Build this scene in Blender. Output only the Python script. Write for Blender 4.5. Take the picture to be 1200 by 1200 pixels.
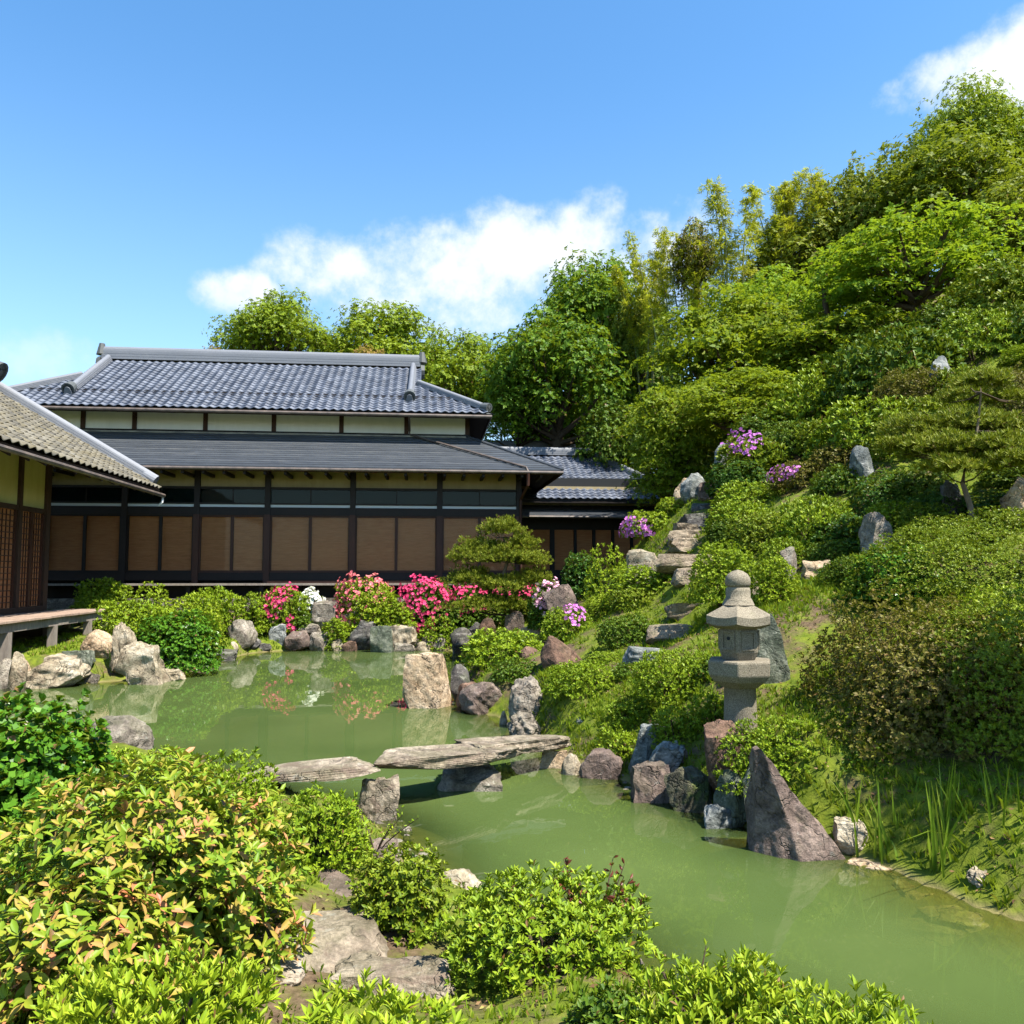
import bpy, math, random
import numpy as np
from mathutils import Vector, Matrix

R = math.radians
rnd = random.Random(7)
for o in list(bpy.data.objects):
    bpy.data.objects.remove(o, do_unlink=True)
scene = bpy.context.scene
C = scene.collection

# ------------------------------------------------------------------ camera
CAM_Z = 2.2                      # metres above the pond
FPX = 950.0                      # focal length in pixels of a 1200 px frame
PITCH = math.atan(70.0 / FPX)
cam_data = bpy.data.cameras.new('camera')
cam_data.sensor_width = 36.0
cam_data.lens = FPX / 1200.0 * 36.0
cam_data.clip_start = 0.05
cam_data.clip_end = 3000.0
cam = bpy.data.objects.new('camera', cam_data)
cam.location = (0, 0, CAM_Z)
cam.rotation_euler = (R(90) + PITCH, 0, 0)
C.objects.link(cam)
scene.camera = cam

# ------------------------------------------------------------------ sky and sun
SUN_ELEV, SUN_AZ = R(60), R(126)         # azimuth clockwise from +Y (view direction)
sun_dir = Vector((math.sin(SUN_AZ) * math.cos(SUN_ELEV), math.cos(SUN_AZ) * math.cos(SUN_ELEV), math.sin(SUN_ELEV)))
EXPOSURE = 1.4
world = bpy.data.worlds.new('World')
scene.world = world
world.use_nodes = True


class NT:
    """small helper for building node trees"""
    def __init__(self, tree):
        self.t = tree
        tree.nodes.clear()

    def n(self, kind, ins=None, **props):
        nd = self.t.nodes.new(kind)
        for k, v in props.items():
            setattr(nd, k, v)
        if ins:
            for k, v in ins.items():
                self.set(nd, k, v)
        return nd

    def set(self, nd, k, v):
        s = nd.inputs[k]
        if isinstance(v, bpy.types.NodeSocket):
            self.t.links.new(v, s)
        elif isinstance(v, bpy.types.Node):
            self.t.links.new(v.outputs[0], s)
        else:
            s.default_value = v

    def math(self, op, a, b=0.0, c=0.0, clamp=False):
        nd = self.n('ShaderNodeMath', operation=op, use_clamp=clamp)
        for i, v in enumerate((a, b, c)):
            self.set(nd, i, v)
        return nd.outputs[0]

    def mix(self, f, a, b, blend='MIX'):
        nd = self.n('ShaderNodeMix', data_type='RGBA', blend_type=blend)
        self.set(nd, 0, f)
        for k, v in ((6, a), (7, b)):
            if isinstance(v, tuple) and len(v) == 3:
                v = v + (1,)
            self.set(nd, k, v)
        return nd.outputs[2]

    def ramp(self, fac, stops, interp='LINEAR'):
        nd = self.n('ShaderNodeValToRGB')
        cr = nd.color_ramp
        cr.interpolation = interp
        while len(cr.elements) < len(stops):
            cr.elements.new(0.5)
        for e, (p, c) in zip(cr.elements, stops):
            e.position = p
            e.color = (c, c, c, 1) if isinstance(c, (int, float)) else tuple(c) + (1,)
        self.set(nd, 0, fac)
        return nd.outputs[0]

    def noise(self, vec, scale, detail=4, rough=0.55, dist=0.0):
        nd = self.n('ShaderNodeTexNoise')
        if vec is not None:
            self.set(nd, 'Vector', vec)
        nd.inputs['Scale'].default_value = scale
        nd.inputs['Detail'].default_value = detail
        nd.inputs['Roughness'].default_value = rough
        nd.inputs['Distortion'].default_value = dist
        return nd.outputs[0]


def smooth(w, x, a, b):
    nd = w.n('ShaderNodeMapRange', interpolation_type='SMOOTHSTEP')
    w.set(nd, 0, x)
    w.set(nd, 1, a)
    w.set(nd, 2, b)
    return nd.outputs[0]


w = NT(world.node_tree)
sky = w.n('ShaderNodeTexSky', sky_type='NISHITA', sun_disc=False)
sky.sun_elevation = SUN_ELEV
sky.sun_rotation = SUN_AZ
sky.altitude = 50
sky.air_density = 1.0
sky.dust_density = 0.4
sky.ozone_density = 0.8
tc = w.n('ShaderNodeTexCoord')
vec = tc.outputs['Generated']
sep = w.n('ShaderNodeSeparateXYZ', {0: vec})
az = w.math('ARCTAN2', sep.outputs[0], sep.outputs[1])
el = w.math('ARCSINE', sep.outputs[2])


def sky_angles(px, py):
    u, v = (px - 600) / FPX, -(py - 600) / FPX
    d = Vector((u, math.cos(PITCH) - v * math.sin(PITCH), math.sin(PITCH) + v * math.cos(PITCH))).normalized()
    return math.atan2(d.x, d.y), math.asin(d.z)


wn = w.n('ShaderNodeTexNoise', {'Vector': vec, 'Scale': 7.0, 'Detail': 7.0, 'Roughness': 0.58})
wn2 = w.n('ShaderNodeTexNoise', {'Vector': vec, 'Scale': 26.0, 'Detail': 5.0, 'Roughness': 0.6})
dens = None
# cumulus banks: azimuth, elevation and half-sizes (all angles)
for (px, py, rx, ry, k) in ((292, 347, 62, 32, 1.0), (385, 318, 88, 50, 1.0), (505, 312, 112, 58, 1.0), (625, 302, 100, 60, 1.0),
                            (690, 268, 62, 46, 1.0), (708, 240, 36, 32, 1.0), (560, 352, 215, 62, 0.85), (1110, 92, 84, 34, 0.95),
                            (1195, 72, 90, 48, 1.0), (50, 425, 105, 30, 0.55), (150, 470, 120, 40, 0.45), (780, 300, 120, 60, 0.6)):
    a0, e0 = sky_angles(px, py)
    da = w.math('DIVIDE', w.math('SUBTRACT', az, a0), rx / FPX)
    de = w.math('DIVIDE', w.math('SUBTRACT', el, e0), ry / FPX)
    q = w.math('SUBTRACT', k, w.math('MULTIPLY', k, w.math('ADD', w.math('MULTIPLY', da, da), w.math('MULTIPLY', de, de))))
    dens = q if dens is None else w.math('SMOOTH_MAX', dens, q, 0.3)
nz = w.math('ADD', w.math('MULTIPLY', w.math('SUBTRACT', wn.outputs[0], 0.5), 2.6), w.math('MULTIPLY', w.math('SUBTRACT', wn2.outputs[0], 0.5), 1.7))
cl = w.math('ADD', w.math('MAXIMUM', dens, -1.5), nz)
cover = smooth(w, cl, -0.05, 0.95)
low_fade = smooth(w, el, R(13.0), R(19.5))        # the bank dissolves into haze towards its base
cover = w.math('MULTIPLY', cover, w.math('ADD', w.math('MULTIPLY', low_fade, 0.62), 0.3))
hz_ = w.math('SUBTRACT', 1.0, smooth(w, el, R(-2), R(34)))
hs = w.n('ShaderNodeHueSaturation', {'Hue': 0.496, 'Saturation': 1.27, 'Value': 1.26, 'Color': sky.outputs[0]})
sky_c = w.mix(w.math('MULTIPLY', hz_, 0.30), hs.outputs[0], (3.5, 4.2, 5.0))
cl_shade = w.mix(smooth(w, cl, 0.1, 1.3), (3.5, 4.1, 4.9), (4.8, 4.95, 5.1))
sky_c = w.mix(cover, sky_c, cl_shade)
bg = w.n('ShaderNodeBackground', {'Color': sky_c, 'Strength': 0.09})
wo = w.n('ShaderNodeOutputWorld')
w.t.links.new(bg.outputs[0], wo.inputs[0])

sl = bpy.data.lights.new('sun', 'SUN')
sl.energy = 5.0
sl.angle = R(0.55)
sl.color = (1.0, 0.94, 0.84)
sun = bpy.data.objects.new('sun', sl)
sun.rotation_euler = (-sun_dir).to_track_quat('-Z', 'Y').to_euler()
sun.location = (20, -10, 40)
C.objects.link(sun)

vs = scene.view_settings
vs.view_transform = 'Standard'
vs.look = 'None'
vs.gamma = 1.0
vs.exposure = EXPOSURE
vs.use_curve_mapping = False
cy = scene.cycles
cy.max_bounces = 7
cy.diffuse_bounces = 3
cy.glossy_bounces = 3
cy.transmission_bounces = 4
cy.transparent_max_bounces = 10
cy.caustics_reflective = False
cy.caustics_refractive = False
cy.use_denoising = True
cy.use_adaptive_sampling = True
cy.adaptive_threshold = 0.015
cy.sample_clamp_indirect = 8.0


# ------------------------------------------------------------------ pixels to places
def pix(px, py, d):
    """the point at distance d (world Y) seen at a pixel of the 1200 px photograph"""
    u, v = (px - 600) / FPX, -(py - 600) / FPX
    dy = math.cos(PITCH) - v * math.sin(PITCH)
    dz = math.sin(PITCH) + v * math.cos(PITCH)
    t = d / dy
    return Vector((u * t, d, CAM_Z + dz * t))


def wat(px, py):
    """distance at which a pixel meets the pond surface"""
    u, v = (px - 600) / FPX, -(py - 600) / FPX
    dy = math.cos(PITCH) - v * math.sin(PITCH)
    dz = math.sin(PITCH) + v * math.cos(PITCH)
    return -CAM_Z / dz * dy


def ppm(d):
    return FPX / d


# ------------------------------------------------------------------ terrain
POND_PX = [(1200, 1090), (1130, 1062), (1060, 1030), (985, 1000), (900, 985), (850, 962), (790, 942), (740, 922), (690, 905), (655, 885),
           (625, 862), (590, 842), (545, 834), (527, 815), (530, 795), (548, 776), (540, 765), (515, 761), (400, 761), (300, 764),
           (266, 774), (222, 785), (190, 795), (140, 799), (60, 804), (0, 806)]
pond = []
for (a, b) in POND_PX:
    d = wat(a, b)
    p = pix(a, b, d)
    pond.append((p.x, p.y))
pond += [(-13, 15.2), (-14, 11.5), (-7.5, 10.6)]
for (a, b) in [(165, 892), (300, 922), (430, 955), (468, 968), (480, 1000), (505, 1040), (560, 1075), (700, 1105), (755, 1150), (850, 1195), (1000, 1235)]:
    d = wat(a, b)
    p = pix(a, b, d)
    pond.append((p.x, p.y))
pond += [(2.6, 3.1), (5.0, 2.2), (7.5, 1.5), (7.8, 2.6), (5.2, 3.9)]
P = np.array(pond)
for _ in range(2):                                    # corner cutting
    Q = np.roll(P, -1, 0)
    P = np.stack([P * .75 + Q * .25, P * .25 + Q * .75], 1).reshape(-1, 2)
PA, PB = P, np.roll(P, -1, 0)


def pond_sd(xy):
    """signed distance to the shore: positive on land"""
    xy = np.atleast_2d(xy)
    out = np.empty(len(xy))
    for s in range(0, len(xy), 8000):
        q = xy[s:s + 8000][:, None, :]
        ab = (PB - PA)[None]
        ap = q - PA[None]
        t = np.clip((ap * ab).sum(2) / (ab * ab).sum(2), 0, 1)
        dd = np.sqrt((((ap - t[..., None] * ab)) ** 2).sum(2)).min(1)
        x, y = q[..., 0], q[..., 1]
        cond = (PA[None, :, 1] > y) != (PB[None, :, 1] > y)
        with np.errstate(divide='ignore', invalid='ignore'):
            xi = (PB[None, :, 0] - PA[None, :, 0]) * (y - PA[None, :, 1]) / (PB[None, :, 1] - PA[None, :, 1]) + PA[None, :, 0]
        inside = ((cond & (x < xi)).sum(1) % 2) == 1
        out[s:s + 8000] = np.where(inside, -dd, dd)
    return out


ctrl = []
for (a, b, d) in [(868, 852, 8.0), (905, 797, 8.7), (960, 742, 9.6), (980, 708, 10.4), (900, 702, 11), (1100, 900, 6.7), (1180, 950, 5.8),
                  (1020, 860, 7.1), (1100, 650, 10.2), (1150, 613, 11), (1030, 636, 11.5), (960, 672, 11.5), (950, 632, 12.7), (870, 645, 13),
                  (800, 742, 12.5), (770, 775, 11.5), (805, 712, 13.3), (800, 668, 15), (810, 637, 16.4), (815, 606, 18.3), (822, 582, 19.5),
                  (700, 860, 9.8), (700, 800, 11.3), (655, 795, 11.9), (600, 795, 13.0), (700, 742, 14.5), (650, 745, 16), (600, 742, 20),
                  (560, 735, 23.2), (740, 705, 17), (690, 705, 20), (745, 645, 20), (720, 690, 24), (780, 605, 24),
                  (1000, 575, 14), (1060, 500, 15.5), (1185, 490, 14), (1100, 415, 18.5), (1180, 385, 18.5), (950, 530, 17.5), (880, 560, 18),
                  (1010, 440, 22), (1180, 600, 11.6), (1080, 560, 13.5), (800, 850, 9.0), (760, 880, 8.9), (820, 810, 9.3)]:
    p = pix(a, b, d)
    low = .42 if (a >= 865 and d > 12.4) else .2 if (a > 1000 and d > 9.9) else 0.0
    ctrl.append((p.x, p.y, p.z - low))
ctrl += [(0, 0, .55), (-3, 3, .6), (-4, 6, .5), (-1, 5, .38), (-.6, 4, .34), (-2, 7, .36), (-6, 9, .45), (2, 2, .5), (.3, 3, .45), (.9, 3.2, .42), (-10, 5, .8), (-20, 6, .9),
         (-11, 17.0, .5), (-9.3, 17.5, .5), (-9, 20, .62), (-12, 19, .6), (-8.4, 22.8, .42), (-6.5, 23.6, .38), (-5, 23.8, .36), (-3, 23.8, .36), (-1.6, 23.0, .4), (-8, 25.0, 1.05), (-6, 25.2, 1.1), (-4, 25.3, 1.12), (-1, 25.2, 1.2), (-14.5, 20, .7), (-13, 25, 1.3), (-5, 27, 1.35),
         (1, 27, 1.4), (4, 29, 1.7), (-20, 18, .9), (-20, 30, 1.4), (-6, 36, 1.5), (-30, 45, 1.6), (-2, 45, 2.2), (2.5, 34, 2.2), (6.5, 27, 4.6), (7, 35, 6),
         (12, 27, 10.2), (20, 27, 12.5), (12, 34, 11.5), (22, 38, 13.5), (30, 25, 12), (12, 12.5, 6.0), (18, 14, 8.2), (9, 8, 3.4), (7, 5.6, 1.7),
         (13, 6, 3.2), (5.3, 5.3, .8), (10, 3, 1.5), (10, -6, .9), (-10, -8, .8), (4, 45, 4), (12, 50, 8)]
ctrl = np.array(ctrl)


def _tps(r2):
    return np.where(r2 > 1e-9, r2 * np.log(np.maximum(r2, 1e-9)) * .5, 0)


_n = len(ctrl)
_K = _tps(((ctrl[:, None, :2] - ctrl[None, :, :2]) ** 2).sum(2)) + np.eye(_n) * .25
_Pm = np.hstack([np.ones((_n, 1)), ctrl[:, :2]])
_A = np.block([[_K, _Pm], [_Pm.T, np.zeros((3, 3))]])
_w = np.linalg.solve(_A, np.concatenate([ctrl[:, 2], np.zeros(3)]))


def _ss(x, a, b):
    t = np.clip((x - a) / (b - a), 0, 1)
    return t * t * (3 - 2 * t)


_wr = np.random.default_rng(3)
_wk = [(_wr.normal(size=2) * f, _wr.uniform(0, 6.28), amp) for f, amp in ((1.2, .05), (1.2, .05), (2.3, .035), (2.3, .03), (4.5, .018), (4.5, .018), (8, .01), (8, .01), (14, .006), (14, .006))]


def ground(xy, rough=True):
    xy = np.atleast_2d(np.asarray(xy, float))
    z = np.empty(len(xy))
    for s in range(0, len(xy), 20000):
        q = xy[s:s + 20000]
        k = _tps(((q[:, None, :] - ctrl[None, :, :2]) ** 2).sum(2))
        z[s:s + 20000] = k @ _w[:_n] + _w[_n] + q @ _w[_n + 1:]
    z = np.clip(z, .3, 15.0)
    r = np.hypot(xy[:, 0] - 2, xy[:, 1] - 20)
    far = _ss(r, 28, 60)
    z = z * (1 - far) + 1.6 * far
    if rough:
        for k, ph, a in _wk:
            z = z + a * np.sin(xy @ k + ph)
    sd = pond_sd(xy)
    e = _ss(sd, -.02, .55)
    zl = -.05 + (z + .05) * e
    zi = -.05 - 1.1 * _ss(-sd, 0, 2.2)
    return np.where(sd > -.02, zl, zi)


def gz(x, y):
    return float(ground([(x, y)])[0])


# ------------------------------------------------------------------ mesh helpers
def link(o, parent=None):
    C.objects.link(o)
    if parent is not None:
        o.parent = parent
    return o


def mesh_np(name, V, F, mat, smooth_=False):
    """V (n,3) and F (m,k) arrays into a mesh"""
    V = np.asarray(V, np.float32)
    F = np.asarray(F, np.int32)
    me = bpy.data.meshes.new(name)
    m, k = F.shape
    me.vertices.add(len(V))
    me.vertices.foreach_set('co', V.ravel())
    me.loops.add(m * k)
    me.loops.foreach_set('vertex_index', F.ravel())
    me.polygons.add(m)
    me.polygons.foreach_set('loop_start', np.arange(0, m * k, k, dtype=np.int32))
    me.polygons.foreach_set('loop_total', np.full(m, k, np.int32))
    if smooth_:
        me.polygons.foreach_set('use_smooth', np.ones(m, bool))
    me.update(calc_edges=True)
    if mat:
        me.materials.append(mat)
    return me


class MB:
    """collects polygons, builds one mesh object"""
    def __init__(self):
        self.v, self.f = [], []

    def add(self, vs_, fs):
        b = len(self.v)
        self.v += [tuple(p) for p in vs_]
        self.f += [tuple(b + i for i in f) for f in fs]
        return self

    def box(self, x0, x1, y0, y1, z0, z1):
        vs_ = [(x0, y0, z0), (x1, y0, z0), (x1, y1, z0), (x0, y1, z0), (x0, y0, z1), (x1, y0, z1), (x1, y1, z1), (x0, y1, z1)]
        return self.add(vs_, [(0, 3, 2, 1), (4, 5, 6, 7), (0, 1, 5, 4), (1, 2, 6, 5), (2, 3, 7, 6), (3, 0, 4, 7)])

    def tube(self, pts, rad, n=8, cap=True):
        pts = [Vector(p) for p in pts]
        if not hasattr(rad, '__len__'):
            rad = [rad] * len(pts)
        b = len(self.v)
        for i, p in enumerate(pts):
            d = (pts[min(i + 1, len(pts) - 1)] - pts[max(i - 1, 0)]).normalized()
            a = d.orthogonal().normalized() if abs(d.z) > .99 else d.cross(Vector((0, 0, 1))).normalized()
            c = d.cross(a)
            for j in range(n):
                t = 2 * math.pi * j / n
                self.v.append(tuple(p + (a * math.cos(t) + c * math.sin(t)) * rad[i]))
        for i in range(len(pts) - 1):
            for j in range(n):
                j2 = (j + 1) % n
                self.f.append((b + i * n + j, b + i * n + j2, b + (i + 1) * n + j2, b + (i + 1) * n + j))
        if cap:
            self.f.append(tuple(b + j for j in range(n)))
            self.f.append(tuple(b + (len(pts) - 1) * n + j for j in range(n - 1, -1, -1)))
        return self

    def mesh(self, name, mat, smooth_=False):
        me = bpy.data.meshes.new(name)
        me.from_pydata(self.v, [], self.f)
        if smooth_:
            me.polygons.foreach_set('use_smooth', [True] * len(me.polygons))
        me.update()
        if mat:
            me.materials.append(mat)
        return me

    def build(self, name, mat, parent=None, smooth_=False, bevel=0.0):
        o = link(bpy.data.objects.new(name, self.mesh(name, mat, smooth_)), parent)
        if bevel:
            bv = o.modifiers.new('bevel', 'BEVEL')
            bv.width = bevel
            bv.segments = 1
        return o


def tag(o, label, cat, group=None, kind=None):
    if label:
        o['label'] = label
    if cat:
        o['category'] = cat
    if group:
        o['group'] = group
    if kind:
        o['kind'] = kind
    return o


def empty(name, loc, rz=0.0):
    o = bpy.data.objects.new(name, None)
    o.location = loc
    o.rotation_euler = (0, 0, rz)
    o.empty_display_size = .2
    return link(o)


def pbox(name, parent, mat, x0, x1, y0, y1, z0, z1, bevel=0.0):
    return MB().box(min(x0, x1), max(x0, x1), min(y0, y1), max(y0, y1), min(z0, z1), max(z0, z1)).build(name, mat, parent, bevel=bevel)


# ------------------------------------------------------------------ materials
def new_mat(name):
    m = bpy.data.materials.new(name)
    m.use_nodes = True
    return m, NT(m.node_tree)


def out(t, shader):
    o = t.n('ShaderNodeOutputMaterial')
    t.t.links.new(shader.outputs[0] if isinstance(shader, bpy.types.Node) else shader, o.inputs[0])


def bump(t, h, strength, dist=.02):
    return t.n('ShaderNodeBump', {'Height': h, 'Strength': strength, 'Distance': dist}).outputs[0]


def princ(t, col, rough=.8, nrm=None, spec=.3, **kw):
    p = t.n('ShaderNodeBsdfPrincipled')
    t.set(p, 'Base Color', col + (1,) if isinstance(col, tuple) and len(col) == 3 else col)
    t.set(p, 'Roughness', rough)
    t.set(p, 'Specular IOR Level', spec)
    if nrm is not None:
        t.set(p, 'Normal', nrm)
    for k, v in kw.items():
        t.set(p, k, v)
    return p


def obj_vec(t, scale=None):
    """object coordinates shifted by a random amount for each object"""
    co = t.n('ShaderNodeTexCoord').outputs['Object']
    oi = t.n('ShaderNodeObjectInfo').outputs['Random']
    sh = t.n('ShaderNodeCombineXYZ', {0: t.math('MULTIPLY', oi, 37.0), 1: t.math('MULTIPLY', oi, 91.0), 2: t.math('MULTIPLY', oi, 53.0)})
    v = t.n('ShaderNodeVectorMath', {0: co, 1: sh.outputs[0]}, operation='ADD').outputs[0]
    if scale:
        v = t.n('ShaderNodeVectorMath', {0: v, 1: scale}, operation='MULTIPLY').outputs[0]
    return v


def leaf_mat(name, stops, transl=.15, rough=.42, nscale=1.6, dead=True):
    stops = [(c[0] * 1.06, c[1] * .98, c[2] * .9) for c in stops]
    m, t = new_mat(name)
    ri = t.n('ShaderNodeNewGeometry').outputs['Random Per Island'] if dead else t.n('ShaderNodeObjectInfo').outputs['Random']
    nz_ = t.noise(obj_vec(t), nscale, 3)
    f = t.math('ADD', t.math('MULTIPLY', ri, .62), t.math('MULTIPLY', t.math('SUBTRACT', nz_, .25), .76), clamp=True)
    n_ = len(stops)
    col = t.ramp(f, [(i / (n_ - 1), c) for i, c in enumerate(stops)])
    if dead:
        col = t.mix(t.math('GREATER_THAN', t.math('FRACT', t.math('MULTIPLY', ri, 13.7)), .982), col, (.15, .085, .03))
    p = princ(t, col, rough + .08, spec=.18)
    tr = t.n('ShaderNodeBsdfTranslucent', {'Color': t.mix(.5, col, (.34, .42, .015), 'MIX')})
    ms = t.n('ShaderNodeMixShader', {0: transl, 1: p.outputs[0], 2: tr.outputs[0]})
    out(t, ms)
    return m


LEAF = {
    'bright': leaf_mat('azalea_leaf', [(.06, .12, .006), (.12, .21, .010), (.19, .29, .014), (.27, .36, .022)]),
    'lime': leaf_mat('lime_leaf', [(.09, .17, .008), (.16, .26, .012), (.24, .34, .02), (.32, .40, .03)], .17),
    'mid': leaf_mat('garden_leaf', [(.022, .06, .006), (.048, .105, .008), (.08, .15, .012), (.13, .20, .018)]),
    'deep': leaf_mat('evergreen_leaf', [(.012, .045, .008), (.028, .085, .012), (.05, .13, .016), (.09, .19, .022)], .22, .35),
    'olive': leaf_mat('olive_leaf', [(.05, .10, .006), (.10, .165, .008), (.155, .22, .014), (.215, .26, .022)]),
    'brown': leaf_mat('bronze_leaf', [(.055, .04, .014), (.10, .085, .02), (.135, .14, .024), (.20, .21, .03)], .15),
    'glossy': leaf_mat('glossy_leaf', [(.02, .075, .008), (.045, .14, .012), (.085, .21, .018), (.13, .28, .025)], .22, .22, 3),
    'orange': leaf_mat('young_orange_leaf', [(.045, .105, .01), (.085, .175, .013), (.13, .225, .016), (.175, .25, .02), (.235, .25, .03), (.38, .19, .09), (.44, .10, .065)], .16, .35, 4.0),
    'burgundy': leaf_mat('burgundy_leaf', [(.05, .012, .010), (.11, .03, .02), (.16, .06, .04)], .15, .3),
    'camphor': leaf_mat('camphor_leaf', [(.08, .15, .008), (.13, .21, .010), (.18, .27, .014), (.24, .32, .02)], .30, .45, .5),
    'maple': leaf_mat('maple_leaf', [(.05, .11, .006), (.10, .17, .008), (.16, .23, .010), (.23, .29, .015)], .38, .5, .6),
    'maple_b': leaf_mat('fresh_maple_leaf', [(.06, .14, .008), (.11, .22, .010), (.17, .29, .014), (.24, .36, .02)], .4, .5, .6),
    'forest': leaf_mat('forest_leaf', [(.03, .085, .006), (.06, .14, .008), (.095, .19, .012), (.145, .25, .016)], .30, .45, .4),
    'wood': leaf_mat('hilltop_leaf', [(.06, .105, .008), (.11, .16, .012), (.155, .20, .018), (.21, .205, .03)], .30, .5, .4),
    'bamboo': leaf_mat('bamboo_leaf', [(.26, .34, .014), (.35, .41, .018), (.42, .44, .03), (.46, .42, .08)], .5, .5, .5),
    'tan': leaf_mat('tan_leaf', [(.20, .12, .04), (.28, .19, .07), (.30, .26, .08)], .3, .6, .5),
    'pine': leaf_mat('pine_needle', [(.05, .085, .006), (.10, .14, .010), (.16, .20, .014), (.22, .24, .022)], .15, .5),
    'grass': leaf_mat('grass_blade', [(.04, .09, .006), (.09, .17, .008), (.15, .24, .012), (.24, .27, .03)], .3, .6),
    'reed': leaf_mat('reed_blade', [(.04, .09, .008), (.09, .17, .012), (.16, .25, .02), (.30, .32, .10)], .25, .35, 1.6, False),
}


def petal_mat(name, a, b):
    m, t = new_mat(name)
    ri = t.n('ShaderNodeNewGeometry').outputs['Random Per Island']
    col = t.ramp(ri, [(0, a), (1, b)])
    p = princ(t, col, .55, spec=.2)
    tr = t.n('ShaderNodeBsdfTranslucent', {'Color': col})
    out(t, t.n('ShaderNodeMixShader', {0: .25, 1: p.outputs[0], 2: tr.outputs[0]}))
    return m


PETAL = {
    'pink': petal_mat('crimson_pink_petal', (.48, .015, .10), (.75, .09, .22)),
    'rose': petal_mat('rose_petal', (.58, .08, .14), (.75, .28, .26)),
    'mauve': petal_mat('mauve_petal', (.50, .10, .46), (.68, .30, .62)),
    'pale': petal_mat('pale_pink_petal', (.66, .28, .42), (.78, .50, .58)),
    'violet': petal_mat('violet_petal', (.34, .07, .40), (.55, .22, .55)),
    'white': petal_mat('white_petal', (.70, .72, .60), (.80, .80, .74)),
    'cream': petal_mat('cream_petal', (.62, .56, .40), (.72, .64, .50)),
}


def wood_mat(name, a, b, rough=.7, scale=(1, 1, 1), spec=.3, bs=.3):
    m, t = new_mat(name)
    v = obj_vec(t, scale)
    f = t.noise(v, 6, 6, .65)
    f2 = t.noise(v, 1.3, 3)
    col = t.ramp(t.math('ADD', t.math('MULTIPLY', f, .6), t.math('MULTIPLY', f2, .4)), [(.3, a), (.7, b)])
    out(t, princ(t, col, rough, bump(t, f, bs, .01), spec))
    return m


M = {}
M['dark_wood'] = wood_mat('dark_wood', (.006, .0045, .004), (.016, .010, .008), .6, (1, 1, 1))
M['red_wood'] = wood_mat('red_brown_wood', (.026, .011, .007), (.07, .027, .015), .6, (8, 8, .8))
M['deck_wood'] = wood_mat('weathered_deck_wood', (.16, .11, .08), (.34, .25, .19), .8, (6, 1, 1))
M['grey_wood'] = wood_mat('grey_weathered_wood', (.12, .10, .085), (.28, .24, .20), .85, (6, 6, 1))
M['old_wood'] = wood_mat('old_brown_wood', (.022, .013, .009), (.06, .032, .02), .75, (1, 6, 1))
M['bark'] = wood_mat('bark', (.035, .024, .016), (.10, .075, .05), .9, (5, 5, 1.2), .1, .8)
M['pale_bark'] = wood_mat('pale_bark', (.10, .075, .05), (.26, .20, .14), .9, (6, 6, 1.2), .1, .8)
M['cane'] = wood_mat('bamboo_cane', (.10, .12, .03), (.22, .22, .07), .5, (2, 2, .4))


def plaster_mat(name, a, b, rough=.9):
    m, t = new_mat(name)
    v = obj_vec(t)
    f = t.noise(v, 1.4, 6, .6)
    g = t.noise(t.n('ShaderNodeVectorMath', {0: v, 1: (1.5, 1.5, .35)}, operation='MULTIPLY').outputs[0], 3.5, 5, .65)
    col = t.ramp(t.math('ADD', t.math('MULTIPLY', f, .5), t.math('MULTIPLY', g, .5)), [(.32, a), (.62, b)])
    out(t, princ(t, col, rough, bump(t, t.noise(v, 60, 3), .12, .004), .15))
    return m


M['white_plaster'] = plaster_mat('white_plaster', (.78, .80, .80), (.88, .90, .90))
M['tan_plaster'] = plaster_mat('tan_plaster', (.26, .21, .12), (.36, .30, .18))
M['yellow_plaster'] = plaster_mat('yellow_plaster', (.42, .38, .16), (.52, .48, .22))


def tile_mat(name, cols, rough=.48, moss=None):
    m, t = new_mat(name)
    oi = t.n('ShaderNodeObjectInfo').outputs['Random']
    ri = t.n('ShaderNodeNewGeometry').outputs['Random Per Island']
    pos = t.n('ShaderNodeNewGeometry').outputs['Position']
    nz_ = t.noise(pos, 1.1, 5, .6)
    f = t.math('ADD', t.math('MULTIPLY', t.math('FRACT', t.math('ADD', oi, ri)), .65), t.math('MULTIPLY', nz_, .4), clamp=True)
    n_ = len(cols)
    col = t.ramp(f, [(i / (n_ - 1), c) for i, c in enumerate(cols)])
    fine = t.noise(pos, 30, 4, .6)
    col = t.mix(.35, col, t.ramp(fine, [(.3, .45), (.7, 1.0)]), 'MULTIPLY')
    if moss:
        mm = smooth(t, t.noise(pos, 2.2, 6, .7), .45, .62)
        col = t.mix(t.math('MULTIPLY', mm, .75), col, moss)
    out(t, princ(t, col, t.math('ADD', rough, t.math('MULTIPLY', fine, .25)), bump(t, fine, .25, .006), .35))
    return m


M['blue_tile'] = tile_mat('blue_grey_tile', [(.030, .038, .058), (.055, .069, .10), (.09, .108, .148), (.14, .158, .20)])
M['old_tile'] = tile_mat('lichen_covered_tile', [(.065, .062, .054), (.115, .107, .087), (.175, .16, .125), (.25, .235, .195)], .8, (.14, .118, .068))
M['ridge_tile'] = tile_mat('ridge_tile', [(.09, .098, .115), (.15, .162, .185), (.22, .23, .25)], .5)
M['onigawara'] = tile_mat('dark_ornament_tile', [(.05, .055, .055), (.10, .11, .11)], .5)


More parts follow.
